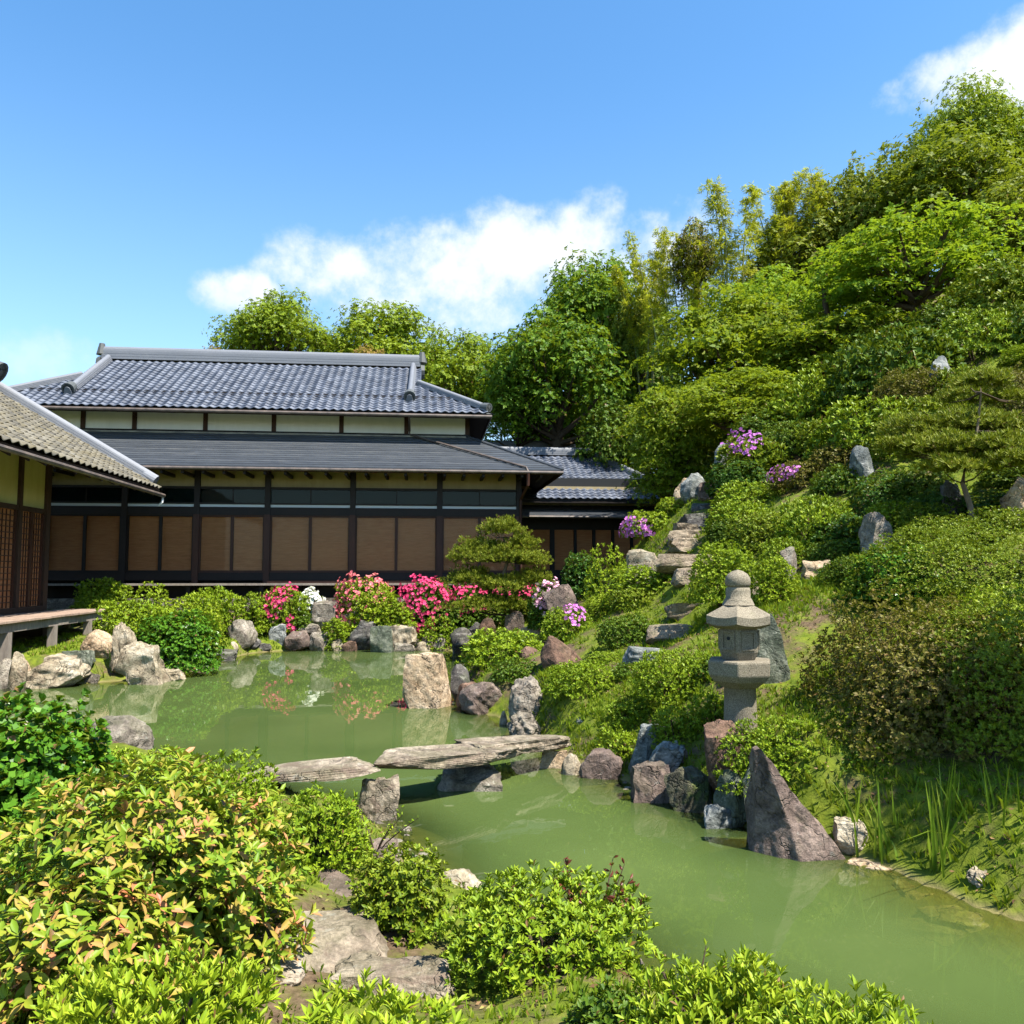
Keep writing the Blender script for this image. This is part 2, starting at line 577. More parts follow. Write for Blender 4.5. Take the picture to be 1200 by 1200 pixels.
def shingle_mat():
    m, t = new_mat('dark_shingle')
    pos = t.n('ShaderNodeNewGeometry').outputs['Position']
    oi = t.n('ShaderNodeObjectInfo').outputs['Random']
    v = t.n('ShaderNodeVectorMath', {0: pos, 1: (1.3, 6, 6)}, operation='MULTIPLY').outputs[0]
    f = t.noise(v, 1.5, 6, .65)
    col = t.ramp(t.math('ADD', t.math('MULTIPLY', f, .8), t.math('MULTIPLY', oi, .25)), [(.3, (.022, .026, .032)), (.6, (.042, .048, .056)), (.85, (.08, .082, .082))])
    out(t, princ(t, col, .5, bump(t, f, .3, .01), .45))
    return m


M['shingle'] = shingle_mat()
m_, t_ = new_mat('copper_gutter')
out(t_, princ(t_, t_.ramp(t_.noise(obj_vec(t_), 4, 5), [(.3, (.05, .04, .035)), (.7, (.13, .10, .08))]), .5, None, .5))
M['gutter'] = m_
m_, t_ = new_mat('zinc_flashing')
out(t_, princ(t_, t_.ramp(t_.noise(obj_vec(t_, (1, 4, 4)), 3, 5), [(.35, (.12, .11, .09)), (.65, (.30, .27, .20))]), .5, None, .5))
M['flashing'] = m_


def blind_mat():
    m, t = new_mat('bamboo_blind')
    co = t.n('ShaderNodeTexCoord').outputs['Object']
    wv = t.n('ShaderNodeTexWave', {'Vector': co, 'Scale': 16.0, 'Distortion': .6, 'Detail': 2.0}, bands_direction='Z')
    v = t.n('ShaderNodeVectorMath', {0: obj_vec(t), 1: (1.5, 1, 12)}, operation='MULTIPLY').outputs[0]
    f = t.noise(v, 2.2, 5, .6)
    col = t.ramp(t.math('ADD', t.math('MULTIPLY', f, .75), t.math('MULTIPLY', wv.outputs[0], .22)), [(.25, (.28, .105, .040)), (.75, (.46, .205, .088))])
    out(t, princ(t, col, .75, bump(t, wv.outputs[0], .4, .006), .2))
    return m


M['blind'] = blind_mat()


def glass_mat(name, tint=(.9, .95, .93), refl=1.0):
    m, t = new_mat(name)
    fr = t.n('ShaderNodeFresnel', {'IOR': 1.5})
    co = t.n('ShaderNodeTexCoord').outputs['Object']
    gl = t.n('ShaderNodeBsdfGlossy', {'Roughness': .015, 'Normal': bump(t, t.noise(co, 1.7, 2), .04, .05)})
    tr = t.n('ShaderNodeBsdfTransparent', {'Color': tint + (1,)})
    out(t, t.n('ShaderNodeMixShader', {0: t.math('MULTIPLY', fr.outputs[0], refl, clamp=True), 1: tr.outputs[0], 2: gl.outputs[0]}))
    return m


M['glass'] = glass_mat('window_glass', (.95, .96, .95), .16)
M['dark_glass'] = glass_mat('transom_glass', (.5, .58, .56), .3)
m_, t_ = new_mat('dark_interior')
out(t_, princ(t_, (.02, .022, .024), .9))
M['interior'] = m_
m_, t_ = new_mat('paper_screen')
out(t_, princ(t_, (.055, .075, .08), .8))
M['screen'] = m_
m_, t_ = new_mat('white_metal_strip')
out(t_, princ(t_, (.50, .53, .55), .5))
M['white_strip'] = m_


def rock_mat(name, a, b, c, lichen=.25, moss=.0, cracks=.6, vein=None, bs=.7):
    m, t = new_mat(name)
    v = obj_vec(t)
    big = t.noise(v, 1.9, 5, .6, .6)
    med = t.noise(v, 7, 6, .68)
    fin = t.noise(v, 42, 5, .7)
    f = t.math('ADD', t.math('MULTIPLY', big, .5), t.math('MULTIPLY', med, .5))
    col = t.ramp(f, [(.38, a), (.5, b), (.62, c)])
    col = t.mix(.75, col, t.ramp(fin, [(.3, .40), (.66, 1.2)]), 'MULTIPLY')
    col = t.mix(.6, col, t.ramp(t.noise(v, 15, 6, .75), [(.36, .35), (.52, 1.0), (.68, 1.25)]), 'MULTIPLY')
    vo = t.n('ShaderNodeTexVoronoi', {'Vector': t.n('ShaderNodeVectorMath', {0: v, 1: t.n('ShaderNodeVectorMath', {0: t.n('ShaderNodeTexNoise', {'Vector': v, 'Scale': 3.0, 'Detail': 4.0}).outputs[1], 1: (.7, .7, .7)}, operation='MULTIPLY').outputs[0]}, operation='ADD').outputs[0], 'Scale': 3.6}, feature='DISTANCE_TO_EDGE')
    ck = t.math('SUBTRACT', 1.0, smooth(t, vo.outputs[0], .0, .035))
    ck = t.math('MULTIPLY', ck, smooth(t, t.noise(v, 2.3, 3), .42, .6))
    col = t.mix(t.math('MULTIPLY', ck, cracks), col, (.018, .015, .012))
    if vein:
        col = t.mix(t.math('MULTIPLY', smooth(t, t.noise(t.n('ShaderNodeVectorMath', {0: v, 1: (1, 1, 3)}, operation='MULTIPLY').outputs[0], 2.4, 6, .6, 1.2), .55, .63), .8), col, vein)
    li = smooth(t, t.noise(v, 9, 5, .7), .60, .68)
    col = t.mix(t.math('MULTIPLY', li, lichen), col, (.42, .42, .36))
    if moss:
        nz2 = t.n('ShaderNodeSeparateXYZ', {0: t.n('ShaderNodeNewGeometry').outputs['Normal']}).outputs[2]
        mo = smooth(t, t.math('ADD', t.math('MULTIPLY', nz2, .12), t.noise(v, 3.4, 6, .7)), .54, .66)
        col = t.mix(t.math('MULTIPLY', mo, moss), col, (.055, .075, .012))
    h = t.math('ADD', t.math('MULTIPLY', med, .7), t.math('MULTIPLY', fin, .25))
    h = t.math('SUBTRACT', h, t.math('MULTIPLY', ck, .5))
    out(t, princ(t, col, .82, bump(t, h, bs, .09), .3))
    return m


ROCK = {
    'pale': rock_mat('pale_rock', (.17, .13, .085), (.35, .29, .20), (.52, .455, .35), .4, .15, .8),
    'tan': rock_mat('tan_rock', (.22, .145, .08), (.43, .315, .20), (.58, .46, .33), .2, .1, .9),
    'grey': rock_mat('grey_rock', (.08, .066, .052), (.20, .17, .135), (.36, .32, .26), .45, .2, .6),
    'dark': rock_mat('dark_rock', (.025, .024, .024), (.065, .06, .056), (.15, .135, .12), .3, .25, .5, (.20, .19, .17)),
    'brown': rock_mat('red_brown_rock', (.06, .035, .024), (.13, .075, .05), (.23, .14, .10), .12, .1, .4),
    'purple': rock_mat('purple_brown_rock', (.065, .045, .036), (.15, .108, .088), (.26, .195, .16), .3, .15, .45),
    'green': rock_mat('green_grey_rock', (.045, .058, .038), (.10, .118, .085), (.21, .22, .165), .4, .25, .5),
    'blue': rock_mat('blue_grey_rock', (.075, .088, .085), (.16, .175, .168), (.29, .295, .275), .3, .1, .5, (.36, .36, .33)),
    'mossy': rock_mat('mossy_rock', (.04, .036, .025), (.09, .085, .05), (.18, .16, .10), .2, .85, .4),
    'slab': rock_mat('bridge_stone', (.13, .10, .07), (.27, .22, .16), (.43, .36, .275), .3, .2, .5, (.14, .10, .075)),
    'step': rock_mat('step_stone', (.12, .09, .06), (.25, .195, .135), (.38, .31, .225), .2, .3, .3),
}


def granite_mat():
    m, t = new_mat('lantern_granite')
    v = obj_vec(t)
    sp = t.noise(v, 95, 4, .75)
    big = t.noise(v, 3.0, 5, .6)
    col = t.ramp(sp, [(.32, (.07, .06, .044)), (.5, (.19, .165, .12)), (.68, (.33, .29, .22))])
    col = t.mix(.5, col, t.ramp(big, [(.35, .62), (.65, 1.1)]), 'MULTIPLY')
    col = t.mix(t.math('MULTIPLY', smooth(t, t.noise(v, 6, 5, .7), .60, .7), .35), col, (.10, .10, .05))
    out(t, princ(t, col, .9, bump(t, sp, .45, .012), .2))
    return m


ROCK['lantern'] = granite_mat()


def ground_mat():
    m, t = new_mat('garden_soil_and_moss')
    pos = t.n('ShaderNodeNewGeometry').outputs['Position']
    big = t.noise(pos, .55, 5, .6)
    med = t.noise(pos, 2.6, 6, .65)
    fin = t.noise(pos, 26, 5, .7)
    soil = t.ramp(fin, [(.3, (.045, .03, .018)), (.7, (.15, .105, .065))])
    moss_ = t.ramp(t.noise(pos, 9, 5, .65), [(.3, (.045, .075, .006)), (.7, (.15, .18, .018))])
    f = smooth(t, t.math('ADD', t.math('MULTIPLY', big, .5), t.math('MULTIPLY', med, .5)), .40, .53)
    col = t.mix(f, soil, moss_)
    z = t.n('ShaderNodeSeparateXYZ', {0: pos}).outputs[2]
    mud = t.ramp(t.noise(pos, 4, 4), [(.3, (.10, .09, .035)), (.7, (.22, .18, .08))])
    col = t.mix(smooth(t, z, .06, -.02), col, mud)
    out(t, princ(t, col, .95, bump(t, t.math('ADD', med, t.math('MULTIPLY', fin, .5)), .6, .05), .1))
    return m


M['ground'] = ground_mat()


def water_mat():
    m, t = new_mat('green_pond_water')
    pos = t.n('ShaderNodeNewGeometry').outputs['Position']
    dp = t.n('ShaderNodeAttribute', attribute_name='depth').outputs['Fac']
    body = t.math('SUBTRACT', 1.0, t.math('POWER', 2.718, t.math('MULTIPLY', dp, -7.0)))
    body = t.math('MULTIPLY', body, .985)
    v1 = t.n('ShaderNodeVectorMath', {0: pos, 1: (1.0, .55, 1)}, operation='MULTIPLY').outputs[0]
    r1 = t.noise(v1, 2.2, 3, .5)
    r2 = t.noise(v1, 9.0, 3, .5)
    r3 = t.noise(pos, .5, 2, .5)
    h = t.math('ADD', t.math('MULTIPLY', r1, .6), t.math('MULTIPLY', t.math('MULTIPLY', r2, .16), smooth(t, r3, .4, .65)))
    nrm = bump(t, h, .055, .05)
    tint = t.ramp(t.noise(pos, .45, 3, .5), [(.3, (.052, .084, .022)), (.7, (.082, .118, .034))])
    dif = t.n('ShaderNodeBsdfDiffuse', {'Color': tint})
    tr = t.n('ShaderNodeBsdfTransparent', {'Color': (.72, .78, .42, 1)})
    inner = t.n('ShaderNodeMixShader', {0: body, 1: tr.outputs[0], 2: dif.outputs[0]})
    fr = t.n('ShaderNodeFresnel', {'IOR': 1.58, 'Normal': nrm})
    gl = t.n('ShaderNodeBsdfGlossy', {'Roughness': .012, 'Normal': nrm})
    out(t, t.n('ShaderNodeMixShader', {0: fr.outputs[0], 1: inner.outputs[0], 2: gl.outputs[0]}))
    return m


M['water'] = water_mat()

# ------------------------------------------------------------------ ground and pond
def axis(lo, hi, step, far, grow=1.16):
    a = list(np.arange(lo, hi + 1e-6, step))
    s, x = step, hi
    while x < far:
        s *= grow
        x += s
        a.append(x)
    s, x = step, lo
    pre = []
    while x > -far:
        s *= grow
        x -= s
        pre.append(x)
    return np.array(pre[::-1] + a)


gx, gy = axis(-13, 13, .17, 900), axis(1.2, 27, .17, 900)
XX, YY = np.meshgrid(gx, gy)
gxy = np.stack([XX.ravel(), YY.ravel()], 1)
gzv = ground(gxy)
nx, ny = len(gx), len(gy)
idx = np.arange(nx * ny).reshape(ny, nx)
GF = np.stack([idx[:-1, :-1], idx[:-1, 1:], idx[1:, 1:], idx[1:, :-1]], -1).reshape(-1, 4)
g_ob = link(bpy.data.objects.new('ground', mesh_np('ground', np.column_stack([gxy, gzv]), GF, M['ground'], True)))
g_ob['kind'] = 'structure'

wx, wy = np.arange(-15, 9.01, .25), np.arange(1, 26.01, .25)
WX, WY = np.meshgrid(wx, wy)
wxy = np.stack([WX.ravel(), WY.ravel()], 1)
sdw = pond_sd(wxy)
iw = np.arange(len(wx) * len(wy)).reshape(len(wy), len(wx))
WF = np.stack([iw[:-1, :-1], iw[:-1, 1:], iw[1:, 1:], iw[1:, :-1]], -1).reshape(-1, 4)
WF = WF[(sdw[WF] < .35).any(1)]
wme = mesh_np('pond_water', np.column_stack([wxy, np.zeros(len(wxy))]), WF, M['water'], True)
at = wme.attributes.new('depth', 'FLOAT', 'POINT')
at.data.foreach_set('value', np.maximum(-ground(wxy), 0.0).astype(np.float32))
w_ob = link(bpy.data.objects.new('pond_water', wme))
w_ob['kind'] = 'structure'

# ------------------------------------------------------------------ the houses
YAW = R(6.0)
EX = Vector((math.cos(YAW), math.sin(YAW)))
EY = Vector((-math.sin(YAW), math.cos(YAW)))


class Frame:
    """a house's own axes: x along its front, y into the house"""
    def __init__(self, wx_, wy_, wz_):
        self.o = Vector((wx_, wy_))
        self.z = wz_

    def x(self, px, yl=0.0):
        u = Vector(((px - 600) / FPX, 1.0))
        t = (self.o.dot(EY) + yl) / u.dot(EY)
        return (u * t - self.o).dot(EX)

    def zz(self, px, py, yl=0.0):
        u = Vector(((px - 600) / FPX, 1.0))
        t = (self.o.dot(EY) + yl) / u.dot(EY)
        return pix(px, py, t).z - self.z


def tile_mesh(name, mat, wd=.28, ln=.30, amp=.026, th=.02):
    """one curved roof tile: lower edge at y=0, running up to y=ln"""
    n = 8
    vs_, fs = [], []
    for (y, dz) in ((0, .0), (ln, -.012)):
        for i in range(n + 1):
            s = i / n
            vs_.append(((s - .5) * wd * 1.02, y, amp * math.cos(2 * math.pi * (s ** .85)) + dz + .03))
    for i in range(n + 1):
        s = i / n
        vs_.append(((s - .5) * wd * 1.02, .0, amp * math.cos(2 * math.pi * (s ** .85)) + .03 - th))
    for i in range(n):
        fs.append((i, i + 1, n + 2 + i, n + 1 + i))
        fs.append((2 * n + 2 + i, 2 * n + 3 + i, i + 1, i))
    return MB().add(vs_, fs), fs


def tiled_slope(parent, mat, origin, along, up, length_fn, rows, wd=.28, expo=.235, first_parts=300, ncols=60, name='roof_tile'):
    """rows of tiles on a slope: first_parts of them as single parts, the rest as one part.
    length_fn(row) -> (x_start, x_end) along the eave for that row"""
    along, up = Vector(along).normalized(), Vector(up).normalized()
    nrm = along.cross(up).normalized()
    Mx = Matrix((along, up, nrm)).transposed()
    tb, _ = tile_mesh(name, mat)
    tm = tb.mesh(name, mat, True)
    tv, tf = np.array(tb.v), np.array(tb.f)
    Mn = np.array(Mx)
    tilt = Matrix.Rotation(R(-4.5), 3, 'X')
    Mt = Mx @ tilt
    Mtn = np.array(Mt)
    eul = Mt.to_euler()
    V, F, cnt, nb = [], [], 0, 0
    jr = random.Random(len(name) + rows)
    for r in range(rows):
        x0, x1 = length_fn(r)
        k0, k1 = math.ceil(x0 / wd), math.floor(x1 / wd)
        for k in range(k0, k1 + 1):
            p = Vector(origin) + along * (k * wd) + up * (r * expo + jr.uniform(-.006, .006)) + nrm * (.02 + jr.uniform(0, .006))
            if cnt < first_parts:
                o = bpy.data.objects.new(name, tm)
                o.location = p
                o.rotation_euler = eul
                link(o, parent)
                cnt += 1
            else:
                V.append(tv @ Mtn.T + np.array(p))
                F.append(tf + nb)
                nb += len(tv)
    if V:
        o = link(bpy.data.objects.new('roof_tiles_above', mesh_np('roof_tiles_above', np.concatenate(V), np.concatenate(F), mat, True)), parent)
        o['kind'] = 'stuff'


def ridge(parent, mat, a, b, hgt=.34, wd=.3, name='ridge'):
    """stacked ridge courses with a round cap, between two points"""
    a, b = Vector(a), Vector(b)
    d = (b - a).normalized()
    s = d.cross(Vector((0, 0, 1))).normalized()
    u = s.cross(d)
    if u.z < 0:
        u = -u
    prof = []
    nl = 3
    for i in range(nl):                      # stepped sides
        w0 = wd * (.5 - .04 * i)
        prof += [(w0, hgt * .62 * i / nl), (w0, hgt * .62 * (i + .8) / nl), (w0 - .02, hgt * .62 * (i + .8) / nl)]
    for i in range(5):
        t = math.pi * i / 8
        prof.append((wd * .36 * math.cos(t), hgt * .64 + hgt * .36 * math.sin(t)))
    prof = prof + [(-x, z) for x, z in prof[-2::-1]]
    mb = MB()
    n = len(prof)
    vs_ = [a + s * x + u * z for x, z in prof] + [b + s * x + u * z for x, z in prof]
    fs = [(i, i + 1, n + i + 1, n + i) for i in range(n - 1)] + [tuple(range(n - 1, -1, -1)), tuple(range(n, 2 * n))]
    return mb.add(vs_, fs).build(name, mat, parent)


def ornament(parent, mat, p, d, r=.2, ln=.3, name='ridge_end_tile'):
    """round end tile with a raised rim and boss"""
    p, d = Vector(p), Vector(d).normalized()
    mb = MB()
    mb.tube([p - d * ln, p, p + d * .02, p + d * .02, p - d * .03, p - d * .03, p + d * .03], [r * .86, r, r, r * .78, r * .78, r * .4, r * .3], 14)
    o = mb.build(name, mat, parent)
    return o


# ---- long house at the back of the pond
W0 = pix(605, 670, 26.3)
fr = Frame(W0.x, W0.y, 1.3)
house = empty('pond_house', (W0.x, W0.y, 1.3), YAW)
tag(house, 'long two-tiered wooden house with blue-grey tiled roof and brown blinds across the pond', 'house')


def zl(py, px=313, yl=0.0):
    return fr.zz(px, py, yl)


posts = [-60, 52, 145, 230, 313, 413, 515, 608]
xs = [fr.x(p) for p in posts]
z_floor = zl(684, yl=-.7)
z_sill, z_bt, z_lin, z_st0, z_st1, z_t0, z_t1, z_top = zl(671), zl(604), zl(598), zl(594.5), zl(591.5), zl(589.5), zl(573.5), zl(541)
for i, x in enumerate(xs):
    m = M['red_wood'] if i >= 3 else M['dark_wood']
    pbox('post', house, M['dark_wood'] if i < 3 else m, x - .09, x + .09, -.09, .09, z_floor - .05, z_bt + .02)
    pbox('upper_post', house, M['dark_wood'], x - .085, x + .085, -.085, .09, z_bt + .02, z_top)
xl, xr = xs[0] - .4, xs[-1]
pbox('lintel', house, M['dark_wood'], xl, xr, -.055, .07, z_bt, z_st0 - .01)
pbox('lintel', house, M['dark_wood'], xl, xr, -.06, .07, z_st1 + .004, z_t0)
pbox('lintel', house, M['dark_wood'], xl, xr, -.058, .07, z_t1, z_t1 + .07)
pbox('sill_beam', house, M['dark_wood'], xl, xr, -.06, .08, z_sill - .24, z_sill - .01)
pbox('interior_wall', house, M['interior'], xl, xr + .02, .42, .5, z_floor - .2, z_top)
pbox('end_wall', house, M['dark_wood'], xr - .04, xr + .05, .09, 7.0, 0.0, z_top + .3)
pbox('lit_rail', house, M['red_wood'], xs[4] + .05, xs[6], -.13, -.07, z_sill - .33, z_sill - .25)
for i in range(len(xs) - 1):
    a, b = xs[i] + .09, xs[i + 1] - .09
    pbox('white_strip', house, M['white_strip'], a, b, -.03, .02, z_st0, z_st1)
    pbox('frieze_panel', house, M['tan_plaster'], a, b, .01, .05, z_t1 + .072, z_top)
    mid = (a + b) / 2
    for (p, q) in ((a, mid - .012), (mid + .012, b)):
        tw = pbox('transom_window', house, M['screen'], p, q, .04, .06, z_t0 + .002, z_t1 - .002)
        pbox('pane', tw, M['dark_glass'], p, q, .015, .02, z_t0 + .002, z_t1 - .002)
    pbox('transom_bar', house, M['dark_wood'], mid - .012, mid + .012, -.01, .06, z_t0, z_t1)
    for (p, q) in ((a, mid), (mid, b)):          # sliding door: frame, blind and glass
        s = .045
        dr = MB().box(p, p + s, -.02, .03, z_sill, z_bt).box(q - s, q, -.02, .03, z_sill, z_bt).box(p + s, q - s, -.02, .03, z_sill, z_sill + .07).box(p + s, q - s, -.02, .03, z_bt - .05, z_bt).build('sliding_door', M['red_wood'] if i >= 3 else M['dark_wood'], house)
        bl = MB()
        nn = 44
        hgt_ = (z_bt - .05) - (z_sill + .07)
        for k in range(nn):                      # bamboo slats of the blind
            z0 = z_sill + .07 + hgt_ * k / nn
            bl.box(p + s, q - s, .05 + rnd.uniform(0, .006), .062, z0, z0 + hgt_ / nn * .9)
        bl.build('blind', M['blind'], dr)
        pbox('pane', dr, M['glass'], p + s, q - s, .002, .006, z_sill + .07, z_bt - .05)
# veranda
pbox('veranda_floor', house, M['dark_wood'], xl, xr + .6, -.8, .1, z_floor - .06, z_floor)
pbox('veranda_edge', house, M['grey_wood'], xl, xr + .62, -.86, -.803, z_floor - .05, z_floor + .015)
pbox('skirt_board', house, M['dark_wood'], xl, xr, -.1, .05, -.4, z_floor - .06)
pbox('foundation', house, ROCK['grey'], xl, xr + .1, -.75, -.3, -1.0, .1)
for x in xs[1:]:
    pbox('veranda_post', house, M['dark_wood'], x - .06, x + .06, -.75, -.63, -.4, z_floor - .06)
# lower roof: shingle courses on the front and on the right-hand end
ye, ze = -1.35, fr.zz(313, 547, -1.35)
yt, zt = 1.7, fr.zz(313, 507, 1.7)
xrt = fr.x(661, ye) - .02
rise = (zt - ze) / (yt - ye)
nc = 17
ln_ = (yt - ye) / nc
for k in range(nc):
    y0, y1 = ye + k * ln_, ye + (k + 1) * ln_ + .05
    z0, z1 = ze + rise * (y0 - ye), ze + rise * (y1 - ye)
    r0, r1 = xrt - (y0 - ye), xrt - (y1 - ye)
    th = .028
    MB().add([(xl, y0, z0 + th), (r0, y0, z0 + th), (r1, y1, z1 + .004), (xl, y1, z1 + .004), (xl, y0, z0 - .01), (r0, y0, z0 - .01), (r1, y1, z1 - .03), (xl, y1, z1 - .03)],
             [(0, 1, 2, 3), (4, 5, 1, 0), (7, 6, 5, 4), (5, 6, 2, 1), (4, 0, 3, 7)]).build('shingle_course', M['shingle'], house)
    s0, s1 = r0, r1
    e0, e1 = y0, y1
    MB().add([(s0, e0, z0 + th), (s0, 8.0, z0 + th), (s1, 8.0, z1 + .004), (s1, e1, z1 + .004), (s0, e0, z0 - .01), (s0, 8.0, z0 - .01)],
             [(0, 1, 2, 3), (4, 5, 1, 0)]).build('shingle_course', M['shingle'], house)
MB().add([(xl, ye + .05, ze - .012), (xrt - .05, ye + .05, ze - .012), (xrt - .05, 8, ze - .012), (xl, yt, zt - .06), (xrt - 3.05, yt, zt - .06), (xrt - 3.05, 8, zt - .06)],
         [(0, 3, 4, 1), (1, 4, 5, 2)]).build('eave_soffit', M['dark_wood'], house)
pbox('fascia', house, M['old_wood'], xl, xrt - .02, ye + .02, ye + .06, ze - .13, ze - .012)
pbox('fascia', house, M['old_wood'], xrt - .06, xrt - .02, ye + .063, 8, ze - .13, ze - .012)
MB().tube([(xl, ye - .04, ze - .06), (xrt, ye - .04, ze - .07)], .05, 10).build('gutter', M['gutter'], house)
pbox('roof_flashing', house, M['flashing'], xl, xrt - 2.9, yt - .28, yt - .10, zt - .11, zt - .055)
k = 0
x = xl + .3
while x < xr + .9:                               # rafter ends under the eave
    zr = ze - .16
    pbox('rafter', house, M['dark_wood'], x - .04, x + .04, ye + .1, .0, zr - .05, zr + .05)
    x += .6
hp = [(xrt - (yt - ye) + .1, yt - .1, zt), (xrt, ye, ze + .03)]
MB().tube(hp, .045, 8).build('hip_cap', M['shingle'], house)
# upper storey
upx = [-60, 20, 92, 153, 237, 318, 398, 475, 547]
ux = [fr.x(p, yt) for p in upx]
zb0, zb1 = zt - .02, fr.zz(313, 484, yt)
pbox('upper_wall', house, M['dark_wood'], ux[0], ux[-1] + .1, yt + .06, yt + .2, zb0 - .3, zb1 + .7)
pbox('upper_sill', house, M['dark_wood'], ux[0], ux[-1] + .1, yt - .05, yt + .06, zb0 - .1, zb0 + .06)
pbox('end_wall', house, M['dark_wood'], ux[-1] + .02, ux[-1] + .1, yt + .2, 8.0, zb0 - .3, zb1 + .7)
for i, x in enumerate(ux):
    pbox('upper_post', house, M['red_wood'], x - .07, x + .07, yt - .045, yt + .06, zb0 + .06, zb1 + .5)
    if i:
        pbox('plaster_panel', house, M['white_plaster'], ux[i - 1] + .075, x - .075, yt + .0, yt + .055, zb0 + .062, zb1 + .1)
pbox('upper_beam', house, M['dark_wood'], ux[0], ux[-1] + .1, yt - .05, yt + .058, zb1 + .102, zb1 + .6)
# upper roof
y_e, z_e = .55, fr.zz(313, 480, .55)
y_r, z_r = 4.95, fr.zz(313, 427, 4.95)
x_rc = fr.x(576, y_e)
x_rr = fr.x(488, y_r)
x_lr = fr.x(116, y_r)
inset = x_rc - x_rr
x_lc = x_lr - inset
run, rs = y_r - y_e, z_r - z_e
slope_len = math.hypot(run, rs)
hip_run = min(inset, run * .62)
rows = int(slope_len / .235)


def upper_len(r):
    yy = (r + .6) * .235 / slope_len * run
    cut = min(yy, hip_run) + (.06 if yy < hip_run else 0)
    # coordinates along the eave start at the right-hand corner, going left is negative
    return -(x_rc - x_lc) + cut, -cut


deckv = [(x_lc, y_e, z_e), (x_rc, y_e, z_e), (x_rc - hip_run, y_e + hip_run, z_e + rs * hip_run / run), (x_rr, y_r, z_r), (x_lr, y_r, z_r), (x_lc + hip_run, y_e + hip_run, z_e + rs * hip_run / run)]
yb = 2 * y_r - y_e
deckb = [(x, 2 * y_r - y, z) for x, y, z in deckv]
mb = MB().add(deckv, [(0, 1, 2, 3, 4, 5)]).add(deckb, [(5, 4, 3, 2, 1, 0)])
mb.add([deckv[1], deckb[1], deckb[2], deckv[2]], [(0, 1, 2, 3)]).add([deckv[0], deckv[5], deckb[5], deckb[0]], [(0, 1, 2, 3)])
mb.add([deckv[2], deckb[2], (x_rr, y_r, z_r)], [(0, 1, 2)]).add([deckv[5], (x_lr, y_r, z_r), deckb[5]], [(0, 1, 2)])
mb.build('roof_deck', M['onigawara'], house)
tiled_slope(house, M['blue_tile'], (x_rc, y_e - .03, z_e), (1, 0, 0), (0, run, rs), upper_len, rows)


def side_len(r):
    yy = (r + .6) * .235 / slope_len * run
    return -(yb - y_e) + min(yy, hip_run) + .1, -min(yy, hip_run)


# right-hand hip slope (runs up towards -x)
tiled_slope(house, M['blue_tile'], (x_rc + .03, yb, z_e), (0, 1, 0), (-run, 0, rs), side_len, int(hip_run / run * rows), first_parts=0)
MB().add([(x_lc, y_e, z_e - .05), (x_rc, y_e, z_e - .05), (x_rc, yb, z_e - .05), (x_lc, yb, z_e - .05), (x_lc + 1, yt, zb1 + .45), (x_rc - 1, yt, zb1 + .45), (x_rc - 1, yb - 1, zb1 + .45), (x_lc + 1, yb - 1, zb1 + .45)],
         [(0, 4, 5, 1), (1, 5, 6, 2), (2, 6, 7, 3), (3, 7, 4, 0)]).build('upper_soffit', M['dark_wood'], house)
pbox('upper_fascia', house, M['dark_wood'], x_lc, x_rc, y_e + .01, y_e + .05, z_e - .16, z_e - .02)
pbox('upper_fascia', house, M['dark_wood'], x_rc - .05, x_rc - .01, y_e + .053, yb, z_e - .16, z_e - .02)
MB().tube([(x_lc, y_e - .06, z_e - .09), (x_rc, y_e - .06, z_e - .1)], .055, 10).build('gutter', M['gutter'], house)
ridge(house, M['ridge_tile'], (x_lr - .1, y_r, z_r + .02), (x_rr + .1, y_r, z_r + .02), .5, .34, 'main_ridge')
for (xx, dd) in ((x_lr - .12, -1), (x_rr + .12, 1)):
    o = MB().tube([(xx, y_r, z_r - .15), (xx + .14 * dd, y_r, z_r - .15)], [.3, .26], 10).tube([(xx + .03 * dd, y_r, z_r + .2), (xx + .03 * dd, y_r, z_r + .62)], [.2, .10], 8).build('ridge_end_tile', M['onigawara'], house)
up_n = Vector((0, run, rs)).normalized()
for (xx, sgn) in ((x_rr - .18, 1), (x_lr + .18, -1)):
    a = Vector((xx, y_r - .15, z_r - .1))
    b = Vector((xx - .05 * sgn, y_e + .85, z_e + rs * .85 / run))
    ridge(house, M['ridge_tile'], a, b, .28, .26, 'descending_ridge')
    ornament(house, M['onigawara'], b + Vector((0, -.04, .2)), (0, -run, -rs), .21)
    hx = x_rc if sgn > 0 else x_lc
    ca = Vector((hx - sgn * hip_run, y_e + hip_run, z_e + rs * hip_run / run))
    cb = Vector((hx - sgn * .12, y_e + .12, z_e + .1))
    ridge(house, M['ridge_tile'], ca, cb, .22, .22, 'hip_ridge')
    ornament(house, M['onigawara'], cb + Vector((sgn * .03, -.03, .14)), (sgn, -1, -.3), .15)
    cbk = Vector((hx - sgn * .12, yb - .12, z_e + .1))
    ridge(house, M['ridge_tile'], Vector((ca.x, 2 * y_r - ca.y, ca.z)), cbk, .3, .28, 'hip_ridge')
# drain pipe from the upper gutter across the lower roof
px0 = fr.x(478, .4)
xp1 = fr.x(617, ye)
pipe = [(px0, y_e - .06, z_e - .12), (px0, yt - .2, z_e - .45), (px0, yt - .25, zt - .02), (px0 + .15, yt - .35, zt - .08), (xp1, ye + .05, ze + .1), (xp1 + .05, ye - .05, ze - .05)]
MB().tube(pipe, .035, 8).build('drain_pipe', M['gutter'], house)
MB().tube([(xp1 + .05, ye - .05, ze - .1), (xp1 + .05, ye, ze - .45), (xr + .05, -.14, ze - .8), (xr + .05, -.14, z_floor)], .05, 8).build('drain_pipe', M['red_wood'], house)

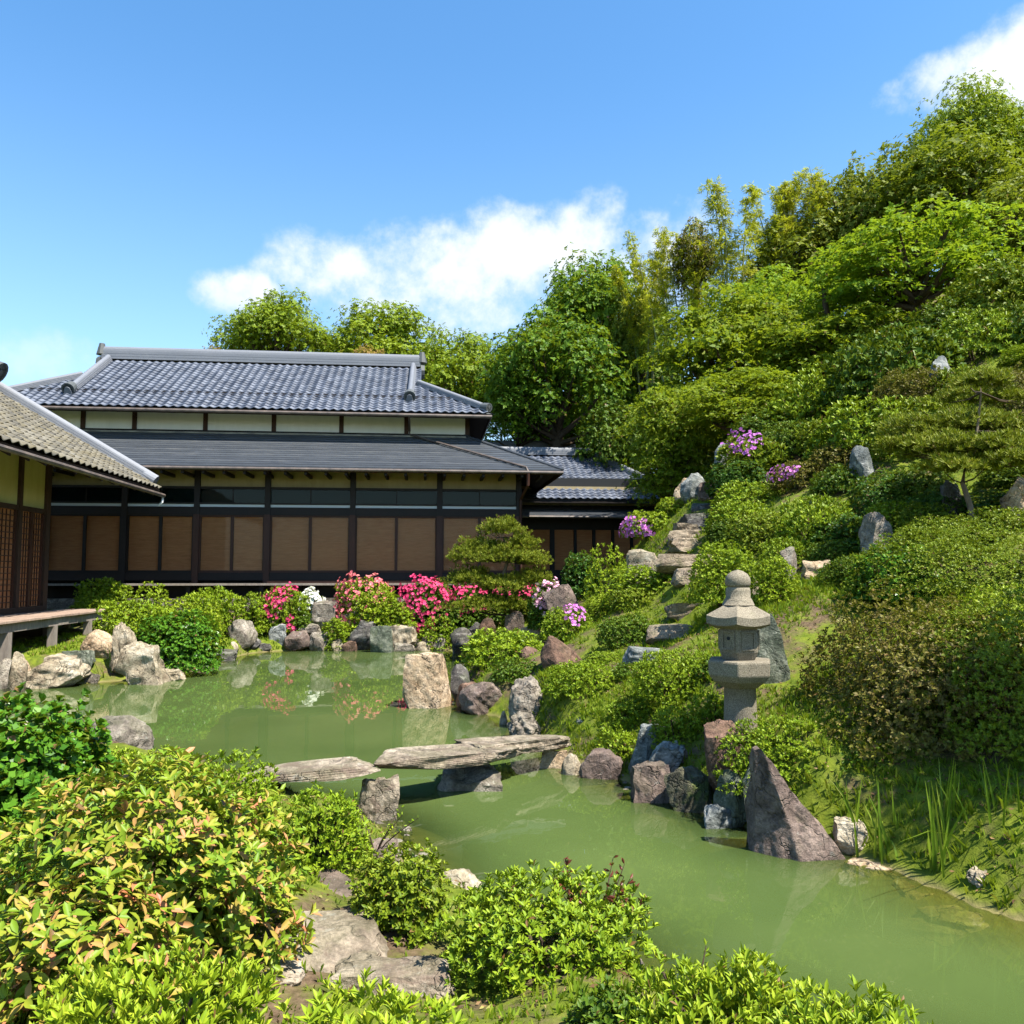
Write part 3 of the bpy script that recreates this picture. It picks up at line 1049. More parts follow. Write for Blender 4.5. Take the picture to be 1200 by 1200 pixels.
# ---- right-hand annex behind
A0 = pix(745, 670, 31.5)
fa = Frame(A0.x, A0.y, 1.5)
ann = empty('annex_house', (A0.x, A0.y, 1.5), YAW)
tag(ann, 'smaller tiled annex with narrow brown panels, half hidden behind the long house', 'house')
ax0, ax1 = fa.x(560), fa.x(790)
pbox('interior_wall', ann, M['interior'], ax0, ax1, .12, 3.0, -.6, fa.zz(680, 560))
apx = [606, 621, 647, 651, 673, 677, 695, 699, 717, 721, 737, 755]
zb, zt2 = fa.zz(680, 668), fa.zz(680, 621)
for a, b in ((606, 644), (650, 672), (676, 694), (698, 716), (720, 738), (742, 765)):
    pbox('panel', ann, M['blind'], fa.x(a), fa.x(b), .0, .04, zb, zt2)
for p in (604, 647, 674, 696, 718, 740, 767):
    pbox('post', ann, M['dark_wood'], fa.x(p) - (.09 if p == 647 else .05), fa.x(p) + (.09 if p == 647 else .05), -.05, .1, -.5, zt2 + .9)
pbox('lintel', ann, M['dark_wood'], ax0, ax1, -.04, .1, zt2, fa.zz(680, 604) + .3)
pbox('sill_beam', ann, M['dark_wood'], ax0, ax1, -.06, .1, zb - .6, zb)
ez = fa.zz(680, 605, -1.0)
ex0 = fa.x(612, -1.0)
for k in range(7):
    y0, y1 = -1.0 + k * .16, -1.0 + (k + 1) * .16 + .03
    z0, z1 = ez + .32 * (y0 + 1), ez + .32 * (y1 + 1)
    MB().add([(ex0, y0, z0 + .025), (ax1, y0, z0 + .025), (ax1, y1, z1), (ex0, y1, z1), (ex0, y0, z0 - .02), (ax1, y0, z0 - .02)], [(0, 1, 2, 3), (4, 5, 1, 0)]).build('shingle_course', M['shingle'], ann)
MB().tube([(ex0 - .1, -1.04, ez - .03), (ax1, -1.04, ez - .03)], .05, 8).build('gutter', M['gutter'], ann)
pbox('wall_band', ann, M['tan_plaster'], ax0, ax1, .06, .115, fa.zz(680, 592), fa.zz(680, 576) + .2)
eu_y, eu_z = -.6, fa.zz(680, 585, -.6)
ru_y, ru_z = 3.0, fa.zz(660, 534, 3.0)
arun, ars = ru_y - eu_y, ru_z - eu_z
asl = math.hypot(arun, ars)
arx = fa.x(694, 3.0)
axc = arx + arun * .8


def ann_len(r):
    yy = (r + .5) * .235 / asl
    return -9.0, -(axc - arx) * yy


arows = int(asl / .235)
MB().add([(axc - 9.5, eu_y, eu_z), (axc, eu_y, eu_z), (arx, ru_y, ru_z), (axc - 9.5, ru_y, ru_z), (axc, ru_y + arun, eu_z), (axc - 9.5, ru_y + arun, eu_z)],
         [(0, 1, 2, 3), (1, 4, 2), (3, 2, 4, 5)]).build('roof_deck', M['onigawara'], ann)
tiled_slope(ann, M['blue_tile'], (axc, eu_y - .03, eu_z), (1, 0, 0), (0, arun, ars), ann_len, arows, first_parts=120)
pbox('fascia', ann, M['dark_wood'], ax0, axc, eu_y, eu_y + .05, eu_z - .14, eu_z - .01)
ridge(ann, M['ridge_tile'], (axc - 9.5, ru_y, ru_z), (arx, ru_y, ru_z), .35, .34, 'main_ridge')
ridge(ann, M['ridge_tile'], (arx, ru_y, ru_z - .05), (axc - .1, eu_y + .1, eu_z + .05), .28, .26, 'hip_ridge')
# second roof behind the annex
B0 = pix(674, 520, 37.5)
bk = empty('rear_roof_house', (B0.x, B0.y, 1.6), YAW)
tag(bk, 'low rear building of which a pale tiled ridge shows above the annex roof', 'house')
bz = B0.z - 1.6
MB().add([(-9, -2.6, bz - 1.6), (0, -2.6, bz - 1.6), (0, 0, bz - .2), (-9, 0, bz - .2), (0, 2.6, bz - 1.6), (-9, 2.6, bz - 1.6)], [(0, 1, 2, 3), (3, 2, 4, 5)]).build('roof_deck', M['onigawara'], bk)
tiled_slope(bk, M['blue_tile'], (0, -2.6, bz - 1.6), (1, 0, 0), (0, 2.6, 1.4), lambda r: (-8.6, -.1), 12, first_parts=0)
ridge(bk, M['ridge_tile'], (-9, 0, bz - .25), (0, 0, bz - .25), .35, .3, 'main_ridge')
pbox('wall', bk, M['tan_plaster'], -8.6, -.3, -2.0, 2.0, -.5, bz - 1.3)

# ---- house at the left with its deck
LS = 1.17
L0 = pix(55, 670, 17.3 * LS)
lx, ly = L0.x, L0.y
LZ = CAM_Z + (.8 - CAM_Z) * LS
left = empty('side_house', (lx, ly, LZ), YAW)
left.scale = (LS, LS, LS)
tag(left, 'old house with lichen-yellow tiled roof and lattice doors beside the raised deck', 'house')
# local axes: x towards the pond, y away from the camera; wall face at x = 0, corner at y = 0
zf = 1.44 - .8
zdoor = pix(52, 600, 17.1).z - .8
zplt = zdoor + 1.45
pbox('corner_post', left, M['old_wood'], -.17, .02, -.17, .02, zf - .7, zplt)
yj = [0.0, -1.25, -2.75, -4.2, -5.6, -7.0]
for i in range(5):
    ya, yb_ = yj[i] - (.17 if i == 0 else .06), yj[i + 1] + .06
    pbox('plaster_panel', left, M['yellow_plaster'], -.1, -.04, ya, yb_, zdoor + .06, zplt)
    pbox('post', left, M['old_wood'], -.13, .02, yj[i + 1] - .06, yj[i + 1] + .06, zf - .7, zplt)
    for (p, q) in ((ya, (ya + yb_) / 2), ((ya + yb_) / 2, yb_)):
        dr = MB().box(-.09, -.03, p - .05, p, zf + .05, zdoor - .04).box(-.09, -.03, q, q + .05, zf + .05, zdoor - .04).build('lattice_door', M['red_wood'], left)
        pbox('door_panel', dr, M['blind'], -.085, -.07, p - .05, q + .05, zf + .05, zdoor - .04)
        lat = MB()
        nv = 4
        for k in range(1, nv):
            yy = p - .05 + (q - p + .1) * k / nv
            lat.box(-.07, -.05, yy - .008, yy + .008, zf + .06, zdoor - .05)
        for k in range(1, 17):
            zz_ = zf + .05 + (zdoor - zf - .09) * k / 17
            lat.box(-.069, -.045, p - .05, q + .05, zz_ - .008, zz_ + .008)
        lat.build('lattice', M['red_wood'], dr)
pbox('lintel', left, M['old_wood'], -.12, .0, yj[-1], -.171, zdoor - .04, zdoor + .058)
pbox('sill_beam', left, M['old_wood'], -.14, .05, yj[-1], -.171, zf - .12, zf + .05)
pbox('rear_wall', left, M['old_wood'], -4.5, -.171, -.12, -.02, zf - .8, zplt + .05)
pbox('interior_wall', left, M['interior'], -.4, -.3, yj[-1], -.2, zf - .8, zplt + .3)
# roof: eave 1.5 m out, running to the verge beyond the corner
eo = 1.5
yv = 2.35
ez_l = 4.2 - .8
pl = .6
Lt = 7.0
y_n = -9.0
MB().add([(eo, y_n, ez_l), (eo, yv, ez_l), (eo - Lt, yv, ez_l + pl * Lt), (eo - Lt, y_n, ez_l + pl * Lt), (eo, y_n, ez_l - .06), (eo, yv, ez_l - .06), (eo - Lt, yv, ez_l + pl * Lt - .1), (eo - Lt, y_n, ez_l + pl * Lt - .1)],
         [(0, 1, 2, 3), (4, 7, 6, 5), (0, 4, 5, 1), (1, 5, 6, 2)]).build('roof_deck', M['old_wood'], left)
tiled_slope(left, M['old_tile'], (eo + .04, yv - .2, ez_l + .01), (0, 1, 0), (-1, 0, pl), lambda r: (-8.5, .0), int(Lt * math.hypot(1, pl) / .235), first_parts=300)
vd = Vector((-1, 0, pl)).normalized()
va = Vector((eo - .15, yv - .03, ez_l + .1))
ridge(left, M['ridge_tile'], va, va + vd * 4.4, .28, .26, 'verge_ridge')
ornament(left, M['ridge_tile'], va + Vector((.05, 0, .12)), (1, 0, -pl), .14)
top = va + vd * 4.15
ridge(left, M['ridge_tile'], Vector((top.x - 2.6, top.y - .55, top.z + 1.75)), Vector((top.x + .1, top.y - .55, top.z + .28)), .42, .38, 'descending_ridge')
ornament(left, M['onigawara'], Vector((top.x + .18, top.y - .55, top.z + .45)), (1, 0, -.5), .27, .2)
pbox('verge_board', left, M['old_wood'], eo - .05, eo - .02, yv, yv + .02, ez_l - .12, ez_l)
MB().tube([(eo + .08, y_n, ez_l - .10), (eo + .08, yv + .1, ez_l - .13)], .05, 8).build('gutter', M['gutter'], left)
MB().tube([(eo + .08, yv + .05, ez_l - .13), (eo + .06, yv + .05, ez_l - .3), (eo - .02, yv + .05, ez_l - .38)], .03, 8).build('drain_spout', M['white_strip'], left)
yy = yv - .2
while yy > y_n + .3:
    MB().add([(eo - .08, yy - .04, ez_l - .16), (eo - .08, yy + .04, ez_l - .16), (-.1, yy + .04, ez_l - .16 + pl * (eo - .1)), (-.1, yy - .04, ez_l - .16 + pl * (eo - .1)),
              (eo - .08, yy - .04, ez_l - .07), (eo - .08, yy + .04, ez_l - .07), (-.1, yy + .04, ez_l - .07 + pl * (eo - .1)), (-.1, yy - .04, ez_l - .07 + pl * (eo - .1))],
             [(0, 3, 2, 1), (4, 5, 6, 7), (0, 1, 5, 4), (0, 4, 7, 3), (1, 2, 6, 5)]).build('rafter', M['old_wood'], left)
    yy -= .62

# ---- deck
D0 = pix(133, 713.5, 18.0)
DW = pix(133, 670, 18.0 * LS)
deck = empty('wooden_deck', (DW.x, DW.y, LZ), YAW)
deck.scale = (LS, LS, LS)
tag(deck, 'weathered plank deck on posts along the side house above the pond rocks', 'deck')
dz = D0.z - .8
npl = 22
for k in range(npl):
    y1 = -k * .42
    o = MB().box(-1.05 - rnd.uniform(0, .02), rnd.uniform(-.02, .02), y1 - .41, y1, dz - .045, dz + rnd.uniform(-.004, .004)).build('plank', M['deck_wood'], deck, bevel=.006)
pbox('edge_beam', deck, M['grey_wood'], -.16, -.06, -9.3, .25, dz - .2, dz - .048)
pbox('edge_beam', deck, M['grey_wood'], -.95, -.85, -9.3, 0, dz - .2, dz - .048)
for (yy) in (-.12, -1.0, -2.6, -4.3, -6.0, -7.7):
    for xx in (-.11, -.9):
        wp = Vector((DW.x, DW.y)) + (EX * xx + EY * yy) * LS
        pbox('leg', deck, M['grey_wood'], xx - .065, xx + .065, yy - .065, yy + .065, (gz(wp.x, wp.y) - LZ) / LS - .1, dz - .2)
    pbox('cross_beam', deck, M['grey_wood'], -.85, -.16, yy - .04, yy + .04, dz - .19, dz - .06)
pbox('back_skirt', deck, M['dark_wood'], -1.2, -1.12, -9.3, -.2, -.5, dz - .05)

# ------------------------------------------------------------------ leaves, shrubs, trees
def leaf_one(ln, wd, fold=.25, curl=.15):
    """a pointed leaf of one bent quad, along +z from the origin"""
    v = [(0, 0, 0), (-wd / 2, fold * wd, ln * .5), (0, -curl * ln * .4, ln), (wd / 2, fold * wd, ln * .5)]
    return np.array(v), np.array([(0, 1, 2, 3)])


def leaf_two(ln, wd, fold=.35, curl=.25):
    """an oval leaf folded along its midrib: two quads"""
    h_ = wd / 2
    v = [(0, 0, 0), (h_ * .85, fold * h_ * .8, ln * .34), (h_ * .9, fold * h_ - curl * ln * .15, ln * .66), (0, -curl * ln * .5, ln),
         (-h_ * .9, fold * h_ - curl * ln * .15, ln * .66), (-h_ * .85, fold * h_ * .8, ln * .34)]
    return np.array(v), np.array([(0, 1, 2, 3), (3, 4, 5, 0)])


def rotx(a):
    c, s = math.cos(a), math.sin(a)
    return np.array([(1, 0, 0), (0, c, -s), (0, s, c)])


def rotz(a):
    c, s = math.cos(a), math.sin(a)
    return np.array([(c, -s, 0), (s, c, 0), (0, 0, 1)])


def rosette(n, leaf, lean=(35, 65), rng=None, stem=0.0, jitter=.25):
    """n leaves round one shoot tip, the shoot along +z"""
    rng = rng or np.random.default_rng(1)
    V, F, b = [], [], 0
    for i in range(n):
        lv, lf = leaf
        a = R(rng.uniform(*lean))
        m = rotz(2 * math.pi * i / n + rng.uniform(-.35, .35)) @ rotx(a)
        v = (lv * rng.uniform(1 - jitter, 1 + jitter * .4)) @ m.T
        if stem:
            v = v + np.array((0, 0, -stem * rng.random()))
        V.append(v)
        F.append(lf + b)
        b += len(lv)
    return np.concatenate(V), np.concatenate(F)


def unit(v):
    return v / np.maximum(np.linalg.norm(v, axis=-1, keepdims=True), 1e-9)


def scatter(pts, dirs, scl, tmpls, rng):
    """copies of the templates at points, +z turned to dirs: vertex and face arrays"""
    n = len(pts)
    z = unit(dirs)
    a = unit(np.cross(z, rng.normal(size=(n, 3))))
    b = np.cross(z, a)
    which = rng.integers(0, len(tmpls), n)
    VV, FF, base = [], [], 0
    for ti, (tv, tf) in enumerate(tmpls):
        s = which == ti
        m = s.sum()
        if not m:
            continue
        sc = scl[s][:, None, None] if hasattr(scl, '__len__') else scl
        v = pts[s][:, None, :] + sc * (tv[None, :, 0:1] * a[s][:, None, :] + tv[None, :, 1:2] * b[s][:, None, :] + tv[None, :, 2:3] * z[s][:, None, :])
        f = tf[None] + (np.arange(m) * len(tv))[:, None, None] + base
        VV.append(v.reshape(-1, 3))
        FF.append(f.reshape(-1, tf.shape[1]))
        base += m * len(tv)
    return np.concatenate(VV), np.concatenate(FF)


def wob(rng, freqs):
    """a smooth random function on points"""
    ks = [(rng.normal(size=3) * f, rng.uniform(0, 6.28), a) for f, a in freqs for _ in range(3)]

    def fn(p):
        s = 0
        for k, ph, a in ks:
            s = s + a * np.sin(p @ k + ph)
        return s
    return fn


def stems_mesh(rng, w_, d_, h_, n=6, r=.014):
    mb = MB()
    for i in range(n):
        a = 2 * math.pi * (i + rng.random()) / n
        e = Vector((math.cos(a) * w_ * .36 * rng.uniform(.5, 1), math.sin(a) * d_ * .36 * rng.uniform(.5, 1), h_ * rng.uniform(.55, .86)))
        m = Vector((e.x * .4 + rng.uniform(-.03, .03), e.y * .4, e.z * .5))
        mb.tube([(e.x * .08, e.y * .08, -.05), m, e], [r, r * .8, r * .4], 5, False)
    return mb


def shrub_points(rng, w_, d_, h_, n, inner=.36, lump=.13, low=-.35, flat=1.0):
    f1 = wob(rng, [(2.0, lump * .42), (4.2, lump * .32), (9.0, lump * .34), (17.0, lump * .22)])
    m = int(n * 1.5)
    d = unit(rng.normal(size=(m, 3)))
    d = d[d[:, 2] > low][:n]
    r = 1 + f1(d)
    depth = np.where(rng.random(len(d)) < inner, rng.uniform(.45, .86, len(d)), rng.uniform(.92, 1.03, len(d)))
    sg = np.sign(d) * np.abs(d) ** np.array([.85, .85, .8])
    p = sg * (r * depth)[:, None]
    c = .34
    half = np.array([w_ / 2, d_ / 2, h_ * (1 - c)])
    q = p * half
    q[:, 2] = np.where(q[:, 2] < 0, q[:, 2] * c / (1 - c) * 1.0, q[:, 2]) + h_ * c
    nrm = unit(d / half)
    return q, nrm, depth


KIND = {  # leaf material, leaf length, width, leaves per shoot, lean range, upward pull
    'bright': ('bright', .038, .012, 6, (25, 60), .75), 'lime': ('lime', .036, .014, 6, (25, 60), .75),
    'mid': ('mid', .036, .014, 6, (25, 65), .65), 'deep': ('deep', .05, .022, 6, (35, 75), .5),
    'olive': ('olive', .032, .012, 6, (25, 70), .6), 'brown': ('brown', .040, .016, 6, (20, 75), .5),
    'glossy': ('glossy', .046, .034, 6, (30, 80), .55), 'orange': ('orange', .058, .020, 6, (35, 85), .7),
    'hedge': ('lime', .041, .0105, 7, (12, 52), .85),
    'big': ('bright', .075, .03, 6, (40, 85), .6),
}
SHRUB_CACHE = {}


def foliage_mesh(kind, w_, d_, h_, dist, seed, dens=1.0, fine=None, nmax=None):
    mat, ll, lw, nl, lean, upw = KIND[kind]
    rng = np.random.default_rng(seed)
    k = max(1.06, .0026 * dist / ll * (1.3 if dist < 8 else 1.4))
    ll, lw = ll * k, lw * k * 1.15
    two = dist < 4.5 if fine is None else fine
    leaf = leaf_two(ll, lw) if two else leaf_one(ll, lw)
    tm = [rosette(nl, leaf, lean, rng, ll * .5) for _ in range(4)]
    area = 2.2 * ((w_ * d_) ** .5 * h_ * 1.7 + w_ * d_ * .6)
    n = int(np.clip(area / (ll * ll * 1.2) * dens, 250, nmax or (3300 if dist < 4.5 else 2300 if dist < 12 else 2800)))
    q, nrm, dep = shrub_points(rng, w_, d_, h_, n, lump=.13 if dist < 11 else .085)
    nrm = unit(nrm * (1 - .4 * upw) + np.array((0, 0, upw)) + rng.normal(size=nrm.shape) * .28)
    sc = np.where(dep < .9, 1.35, 1.0) * rng.uniform(.75, 1.15, len(q))
    V, F = scatter(q, nrm, sc, tm, rng)
    return mesh_np('foliage', V, F, LEAF[mat]), rng


FLOWER = None


def flower_tmpl(r):
    v, f = [], []
    for i in range(5):
        a = 2 * math.pi * i / 5
        b = len(v)
        ca, sa = math.cos(a), math.sin(a)
        pc = [(0, 0, 0), (.62, -.42, .35), (1.0, 0, .25), (.62, .42, .35)]
        v += [((x * ca - y * sa) * r, (x * sa + y * ca) * r, z * r) for x, y, z in pc]
        f.append((b, b + 1, b + 2, b + 3))
    return np.array(v), np.array(f)


def shrub(label, kind, px, top, wpx, dist, depth=None, group=None, flowers=None, dens=1.0, name='azalea_bush', cat='bush', base=None, hmin=.22, seed=None, minus=0.0, nmax=None):
    """px: centre, top: pixel row of its top, wpx: width in pixels, dist: metres from the camera"""
    p = pix(px, top, dist)
    w_ = wpx / ppm(dist) * (1.14 if dist > 9 and group == HS else 1.0)
    d_ = depth or w_ * .9
    zb = -.08 + min(gz(p.x, p.y), gz(p.x, p.y - d_ * .42)) if base is None else base
    h_ = max(p.z - zb, hmin, w_ * .32) + .03
    zb = p.z - h_ - minus
    root = empty(name, (p.x, p.y, zb))
    sd = seed if seed is not None else int(px * 7 + top * 13 + dist * 100)
    if dist > 12:
        key = (kind, sd % 2, round(h_ / w_ * 2))
        if key not in SHRUB_CACHE:
            SHRUB_CACHE[key] = (foliage_mesh(kind, w_, d_, h_, dist, sd, dens)[0], w_, d_, h_)
        me, w1, d1, h1 = SHRUB_CACHE[key]
        fo = link(bpy.data.objects.new('foliage', me), root)
        fo.scale = (w_ / w1, d_ / d1, h_ / h1)
    else:
        me, _ = foliage_mesh(kind, w_, d_, h_, dist, sd, dens, nmax=nmax)
        fo = link(bpy.data.objects.new('foliage', me), root)
    rng = np.random.default_rng(sd + 1)
    stems_mesh(rng, w_, d_, h_, 46 if kind == 'brown' and dist < 9 else 6, .006 if kind == 'brown' and dist < 9 else .010 + .006 * w_).build('stems', M['bark'], root, True)
    if flowers:
        col, spots = flowers[0], flowers[1]
        n0 = int(1.7 * flowers[2]) if len(flowers) > 2 else 160
        q, nrm, dep = shrub_points(np.random.default_rng(sd), w_, d_, h_, 9000, lump=.13)
        keep = np.zeros(len(q), bool)
        pat = wob(rng, [(5.0 / max(w_, .4), .5)])(q)
        for (fx_, fz_, fr_) in spots:            # patches in the bush's own frame: across, up, radius
            dd = np.hypot(q[:, 0] / (w_ / 2) - fx_, (q[:, 2] / h_ - fz_) * 1.6)
            keep |= dd < fr_ * (1 + .25 * pat)
        keep &= (dep > .93) & (q[:, 1] < d_ * .25)
        qi = np.flatnonzero(keep)[:n0]
        if len(qi):
            fsz = max(.028, .0023 * dist)
            V, F = scatter(q[qi] * 1.03 + nrm[qi] * .02, unit(nrm[qi] + rng.normal(size=(len(qi), 3)) * .35), rng.uniform(.75, 1.15, len(qi)), [flower_tmpl(fsz)], rng)
            link(bpy.data.objects.new('blossoms', mesh_np('blossoms', V, F, PETAL[col])), root)
    tag(root, label, cat, group)
    return root


# ---- rocks
def _ico(sub):
    t = (1 + 5 ** .5) / 2
    v = [(-1, t, 0), (1, t, 0), (-1, -t, 0), (1, -t, 0), (0, -1, t), (0, 1, t), (0, -1, -t), (0, 1, -t), (t, 0, -1), (t, 0, 1), (-t, 0, -1), (-t, 0, 1)]
    f = [(0, 11, 5), (0, 5, 1), (0, 1, 7), (0, 7, 10), (0, 10, 11), (1, 5, 9), (5, 11, 4), (11, 10, 2), (10, 7, 6), (7, 1, 8), (3, 9, 4), (3, 4, 2), (3, 2, 6), (3, 6, 8), (3, 8, 9), (4, 9, 5), (2, 4, 11), (6, 2, 10), (8, 6, 7), (9, 8, 1)]
    v = [Vector(p).normalized() for p in v]
    for _ in range(sub):
        mid, nf = {}, []

        def m(a, b):
            k = (min(a, b), max(a, b))
            if k not in mid:
                mid[k] = len(v)
                v.append(((v[a] + v[b]) / 2).normalized())
            return mid[k]
        for a, b, c in f:
            x, y, z = m(a, b), m(b, c), m(c, a)
            nf += [(a, x, z), (b, y, x), (c, z, y), (x, y, z)]
        f = nf
    return np.array([tuple(p) for p in v]), np.array(f)


ICO = {3: _ico(3), 4: _ico(4), 5: _ico(5)}


def rock_mesh(seed, w_, d_, h_, mat, shape='boulder', sub=4, rough=.05):
    rng = np.random.default_rng(seed)
    v, f = ICO[sub]
    v = v.copy()
    npl = {'boulder': 11, 'block': 9, 'slab': 6, 'shard': 8, 'flat': 7, 'round': 5, 'fin': 0}[shape]
    # flatten the ball on random planes: broken faces
    for i in range(npl):
        n = unit(rng.normal(size=3))
        dd = rng.uniform(.52, .86) if shape != 'round' else rng.uniform(.75, .92)
        s = v @ n - dd
        v = v - np.maximum(s, 0)[:, None] * n * .97
    if shape == 'fin':
        v = ICO[sub][0] * 1.9
        for _ in range(8):
            for n, dd in (((.82, 0, .57), .245), ((-.957, 0, .292), .72), ((.18, -.93, .33), .42), ((-.62, -.76, .2), .52), ((.05, .95, .3), .45), ((0, 0, -1), 1.0), ((-.2, 0, 1), 1.0)):
                n = unit(np.array(n))
                v = v - np.maximum(v @ n - dd, 0)[:, None] * n
    if shape in ('block', 'slab', 'flat'):
        for n in ((0, 0, 1), (1, .1, .1), (-1, .15, .1), (0, -1, .12), (0, 1, .1)):
            n = unit(np.array(n) + rng.normal(size=3) * .09)
            s = v @ n - (.55 if shape == 'block' else .62)
            v = v - np.maximum(s, 0)[:, None] * n * .98
    g = wob(rng, [(2.5, rough * .6), (6, rough * .4), (13, rough * .22), (28, rough * .12)])
    nn = unit(v)
    v = v + nn * g(v)[:, None]
    # strata ledges
    lay = np.sin(v @ unit(rng.normal(size=3) * np.array([.4, .4, 1])) * rng.uniform(9, 15) + 3 * g(v * 1.3))
    v = v * (1 + .006 * np.sign(lay) * np.abs(lay) ** .5)[:, None]
    lo, hi = v.min(0), v.max(0)
    v = (v - (lo + hi) / 2) / (hi - lo) * 2                 # now -1..1
    if shape == 'shard':
        t = (v[:, 2] + 1) / 2
        k = (1 - .80 * t)
        v[:, 0] = v[:, 0] * k - .58 * t
        v[:, 1] = v[:, 1] * (1 - .6 * t)
    elif shape == 'fin':
        v[:, 0] -= .55 * (v[:, 2] + 1) / 2
    elif shape in ('boulder', 'round'):
        t = np.clip((v[:, 2] + 1) / 2, 0, 1)
        v[:, :2] *= (1.05 - .18 * t)[:, None]
    lo, hi = v.min(0), v.max(0)
    v = (v - (lo + hi) / 2) / (hi - lo)
    v = v * np.array((w_, d_, h_)) + np.array((0, 0, h_ / 2))
    me = mesh_np('rock', v, f, mat, True)
    me.set_sharp_from_angle(angle=R(30))
    return me


def rock(label, colr, px, top, base, wpx, dist=None, shape='boulder', depth=None, rz=0.0, lean=0.0, group=None, name='rock', cat='rock', seed=None, sink=None, sub=None, rough=.05):
    """a rock by its pixel box; without dist its base stands at the water's edge"""
    dist = dist or wat(px, base)
    p0, p1 = pix(px, base, dist), pix(px, top, dist)
    w_ = wpx / ppm(dist)
    h_ = p1.z - p0.z
    d_ = depth or w_ * .75
    g = gz(p0.x, p0.y + d_ * .3)
    zb = min(p0.z, g)
    zb -= (.10 + .08 * h_) if sink is None else sink
    h_ = p1.z - zb
    sd = seed if seed is not None else int(px * 11 + top * 5)
    sub = sub or (4 if wpx > 34 else 3)
    me = rock_mesh(sd, w_, d_, h_, ROCK[colr], shape, sub, rough)
    o = link(bpy.data.objects.new(name, me))
    o.location = (p0.x, p0.y + d_ * .3, zb)
    o.rotation_euler = (0, lean, rz)
    tag(o, label, cat, group)
    return o


# rocks: label, colour, centre px, top, base, width px, distance (None: at the water line), shape ...
FAR = 'rocks edging the far shore of the pond'
LSH = 'rocks along the shore below the deck'
PEN = 'rocks on the point across from the standing stone'
BNK = 'rocks holding the bank below the lantern'
HIL = 'rocks among the shrubs on the hill'
STP = 'stepping stones among the foreground shrubs'
rock('wide pale cracked rock lying on the shore below the deck', 'pale', 56, 774, 806, 72, None, 'block', group=LSH, depth=.9)
rock('dark grey rock at the water beside the wide pale cracked rock', 'grey', 4, 772, 807, 34, None, group=LSH)
rock('large pale furrowed block rock standing in the water beside the leafy shore bush', 'pale', 165, 752, 802, 55, None, 'block', group=LSH, rough=.08, depth=.75)
rock('white upright stone between the mossy boulder and the leafy bush', 'pale', 140, 729, 762, 32, 16.6, group=LSH, rough=.1)
rock('round tan mossy boulder at the foot of the deck end', 'tan', 110, 738, 764, 42, 16.9, 'round', group=LSH)
rock('small whitish stone under the deck edge', 'pale', 19, 764, 778, 22, 15.0, group=LSH)
rock('small orange-brown stone wedged above the wide cracked rock', 'tan', 25, 774, 788, 20, 15.6, 'round', group=LSH)
rock('low flat grey stone in the water by the shore reeds', 'grey', 100, 789, 800, 30, None, 'flat', group=LSH)
rock('thin pale slab at the water line under the leafy bush', 'pale', 197, 785, 797, 36, None, 'flat', group=LSH)
rock('little pale stone at the water past the thin slab', 'pale', 234, 774, 781, 25, 19.0, 'flat', group=LSH)
rock('greenish flat stone set in the soil beside the deck', 'green', 90, 762, 769, 36, 16.3, 'flat', group=LSH)
rock('pale flat stone set in the soil below the greenish one', 'pale', 68, 767, 775, 34, 16.0, 'flat', group=LSH)
rock('dark flat slab lying at the water by the bush corner', 'dark', 257, 761, 774, 34, None, 'flat', group=FAR)
for a in (('big dark faceted boulder with a pale top at the shore corner', 'grey', 281, 726, 756, 33, 22.0, 'boulder'),
          ('dark rounded stone right of the faceted corner boulder', 'dark', 292, 745, 760, 24, 22.3, 'boulder'),
          ('small pale stone at the water below the faceted corner boulder', 'pale', 270, 752, 764, 17, 21.6, 'round'),
          ('tan pointed stone beside the crimson-flowered azalea', 'tan', 315, 715, 740, 18, 23.6, 'boulder'),
          ('grey stone with a white cap among dark shore rocks', 'blue', 325, 731, 753, 22, 23.0, 'boulder'),
          ('little flat stone in the water in front of the white-capped stone', 'dark', 308, 754, 762, 18, 22.5, 'flat'),
          ('low purple-brown boulder at the far water line', 'purple', 346, 739, 761, 32, 22.8, 'boulder'),
          ('flat-topped grey stone behind the purple-brown boulder', 'grey', 362, 730, 745, 26, 23.4, 'block'),
          ('rough grey stone between purple-brown boulder and pale flat stone', 'grey', 373, 740, 759, 25, 22.9, 'boulder'),
          ('large upright grey rock next to the white azalea', 'grey', 379, 703, 738, 31, 24.0, 'block'),
          ('broad flat grey rock behind the black boulder', 'grey', 415, 715, 729, 31, 24.0, 'flat'),
          ('black angular boulder on the far shore', 'dark', 423, 727, 758, 37, 23.0, 'boulder'),
          ('dark green upright slab standing in front of the flat-topped pale rock', 'green', 446, 733, 764, 29, 22.4, 'block'),
          ('flat-topped pale rock behind the dark green slab', 'pale', 471, 732, 757, 38, 23.0, 'block'),
          ('pale flat stone at the water under the clipped green mound', 'pale', 395, 749, 759, 21, 22.9, 'flat'),
          ('low brown stone touching the black boulder at the water', 'brown', 409, 751, 761, 18, 22.7, 'flat'),
          ('thin grey stone below the flat-topped pale rock', 'grey', 474, 753, 761, 24, 22.7, 'flat'),
          ('pale round pebble stone at the water past the thin grey stone', 'pale', 495, 752, 760, 19, 22.9, 'round'),
          ('small pale stone above the round pebble stone', 'pale', 501, 742, 753, 15, 23.3, 'round'),
          ('grey stone at the water below the low grassy mound', 'grey', 514, 743, 759, 16, 23.0, 'boulder'),
          ('dark boulder at the inlet under the pine islet', 'dark', 543, 736, 757, 32, 22.0, 'boulder'),
          ('dark stone above the inlet boulder', 'dark', 556, 729, 742, 22, 22.4, 'boulder'),
          ('dark brown stone between the inlet boulder and the pine foot', 'brown', 571, 724, 741, 22, 21.8, 'boulder')):
    rock(a[0], a[1], a[2], a[3], a[4], a[5], a[6], a[7], group=FAR)
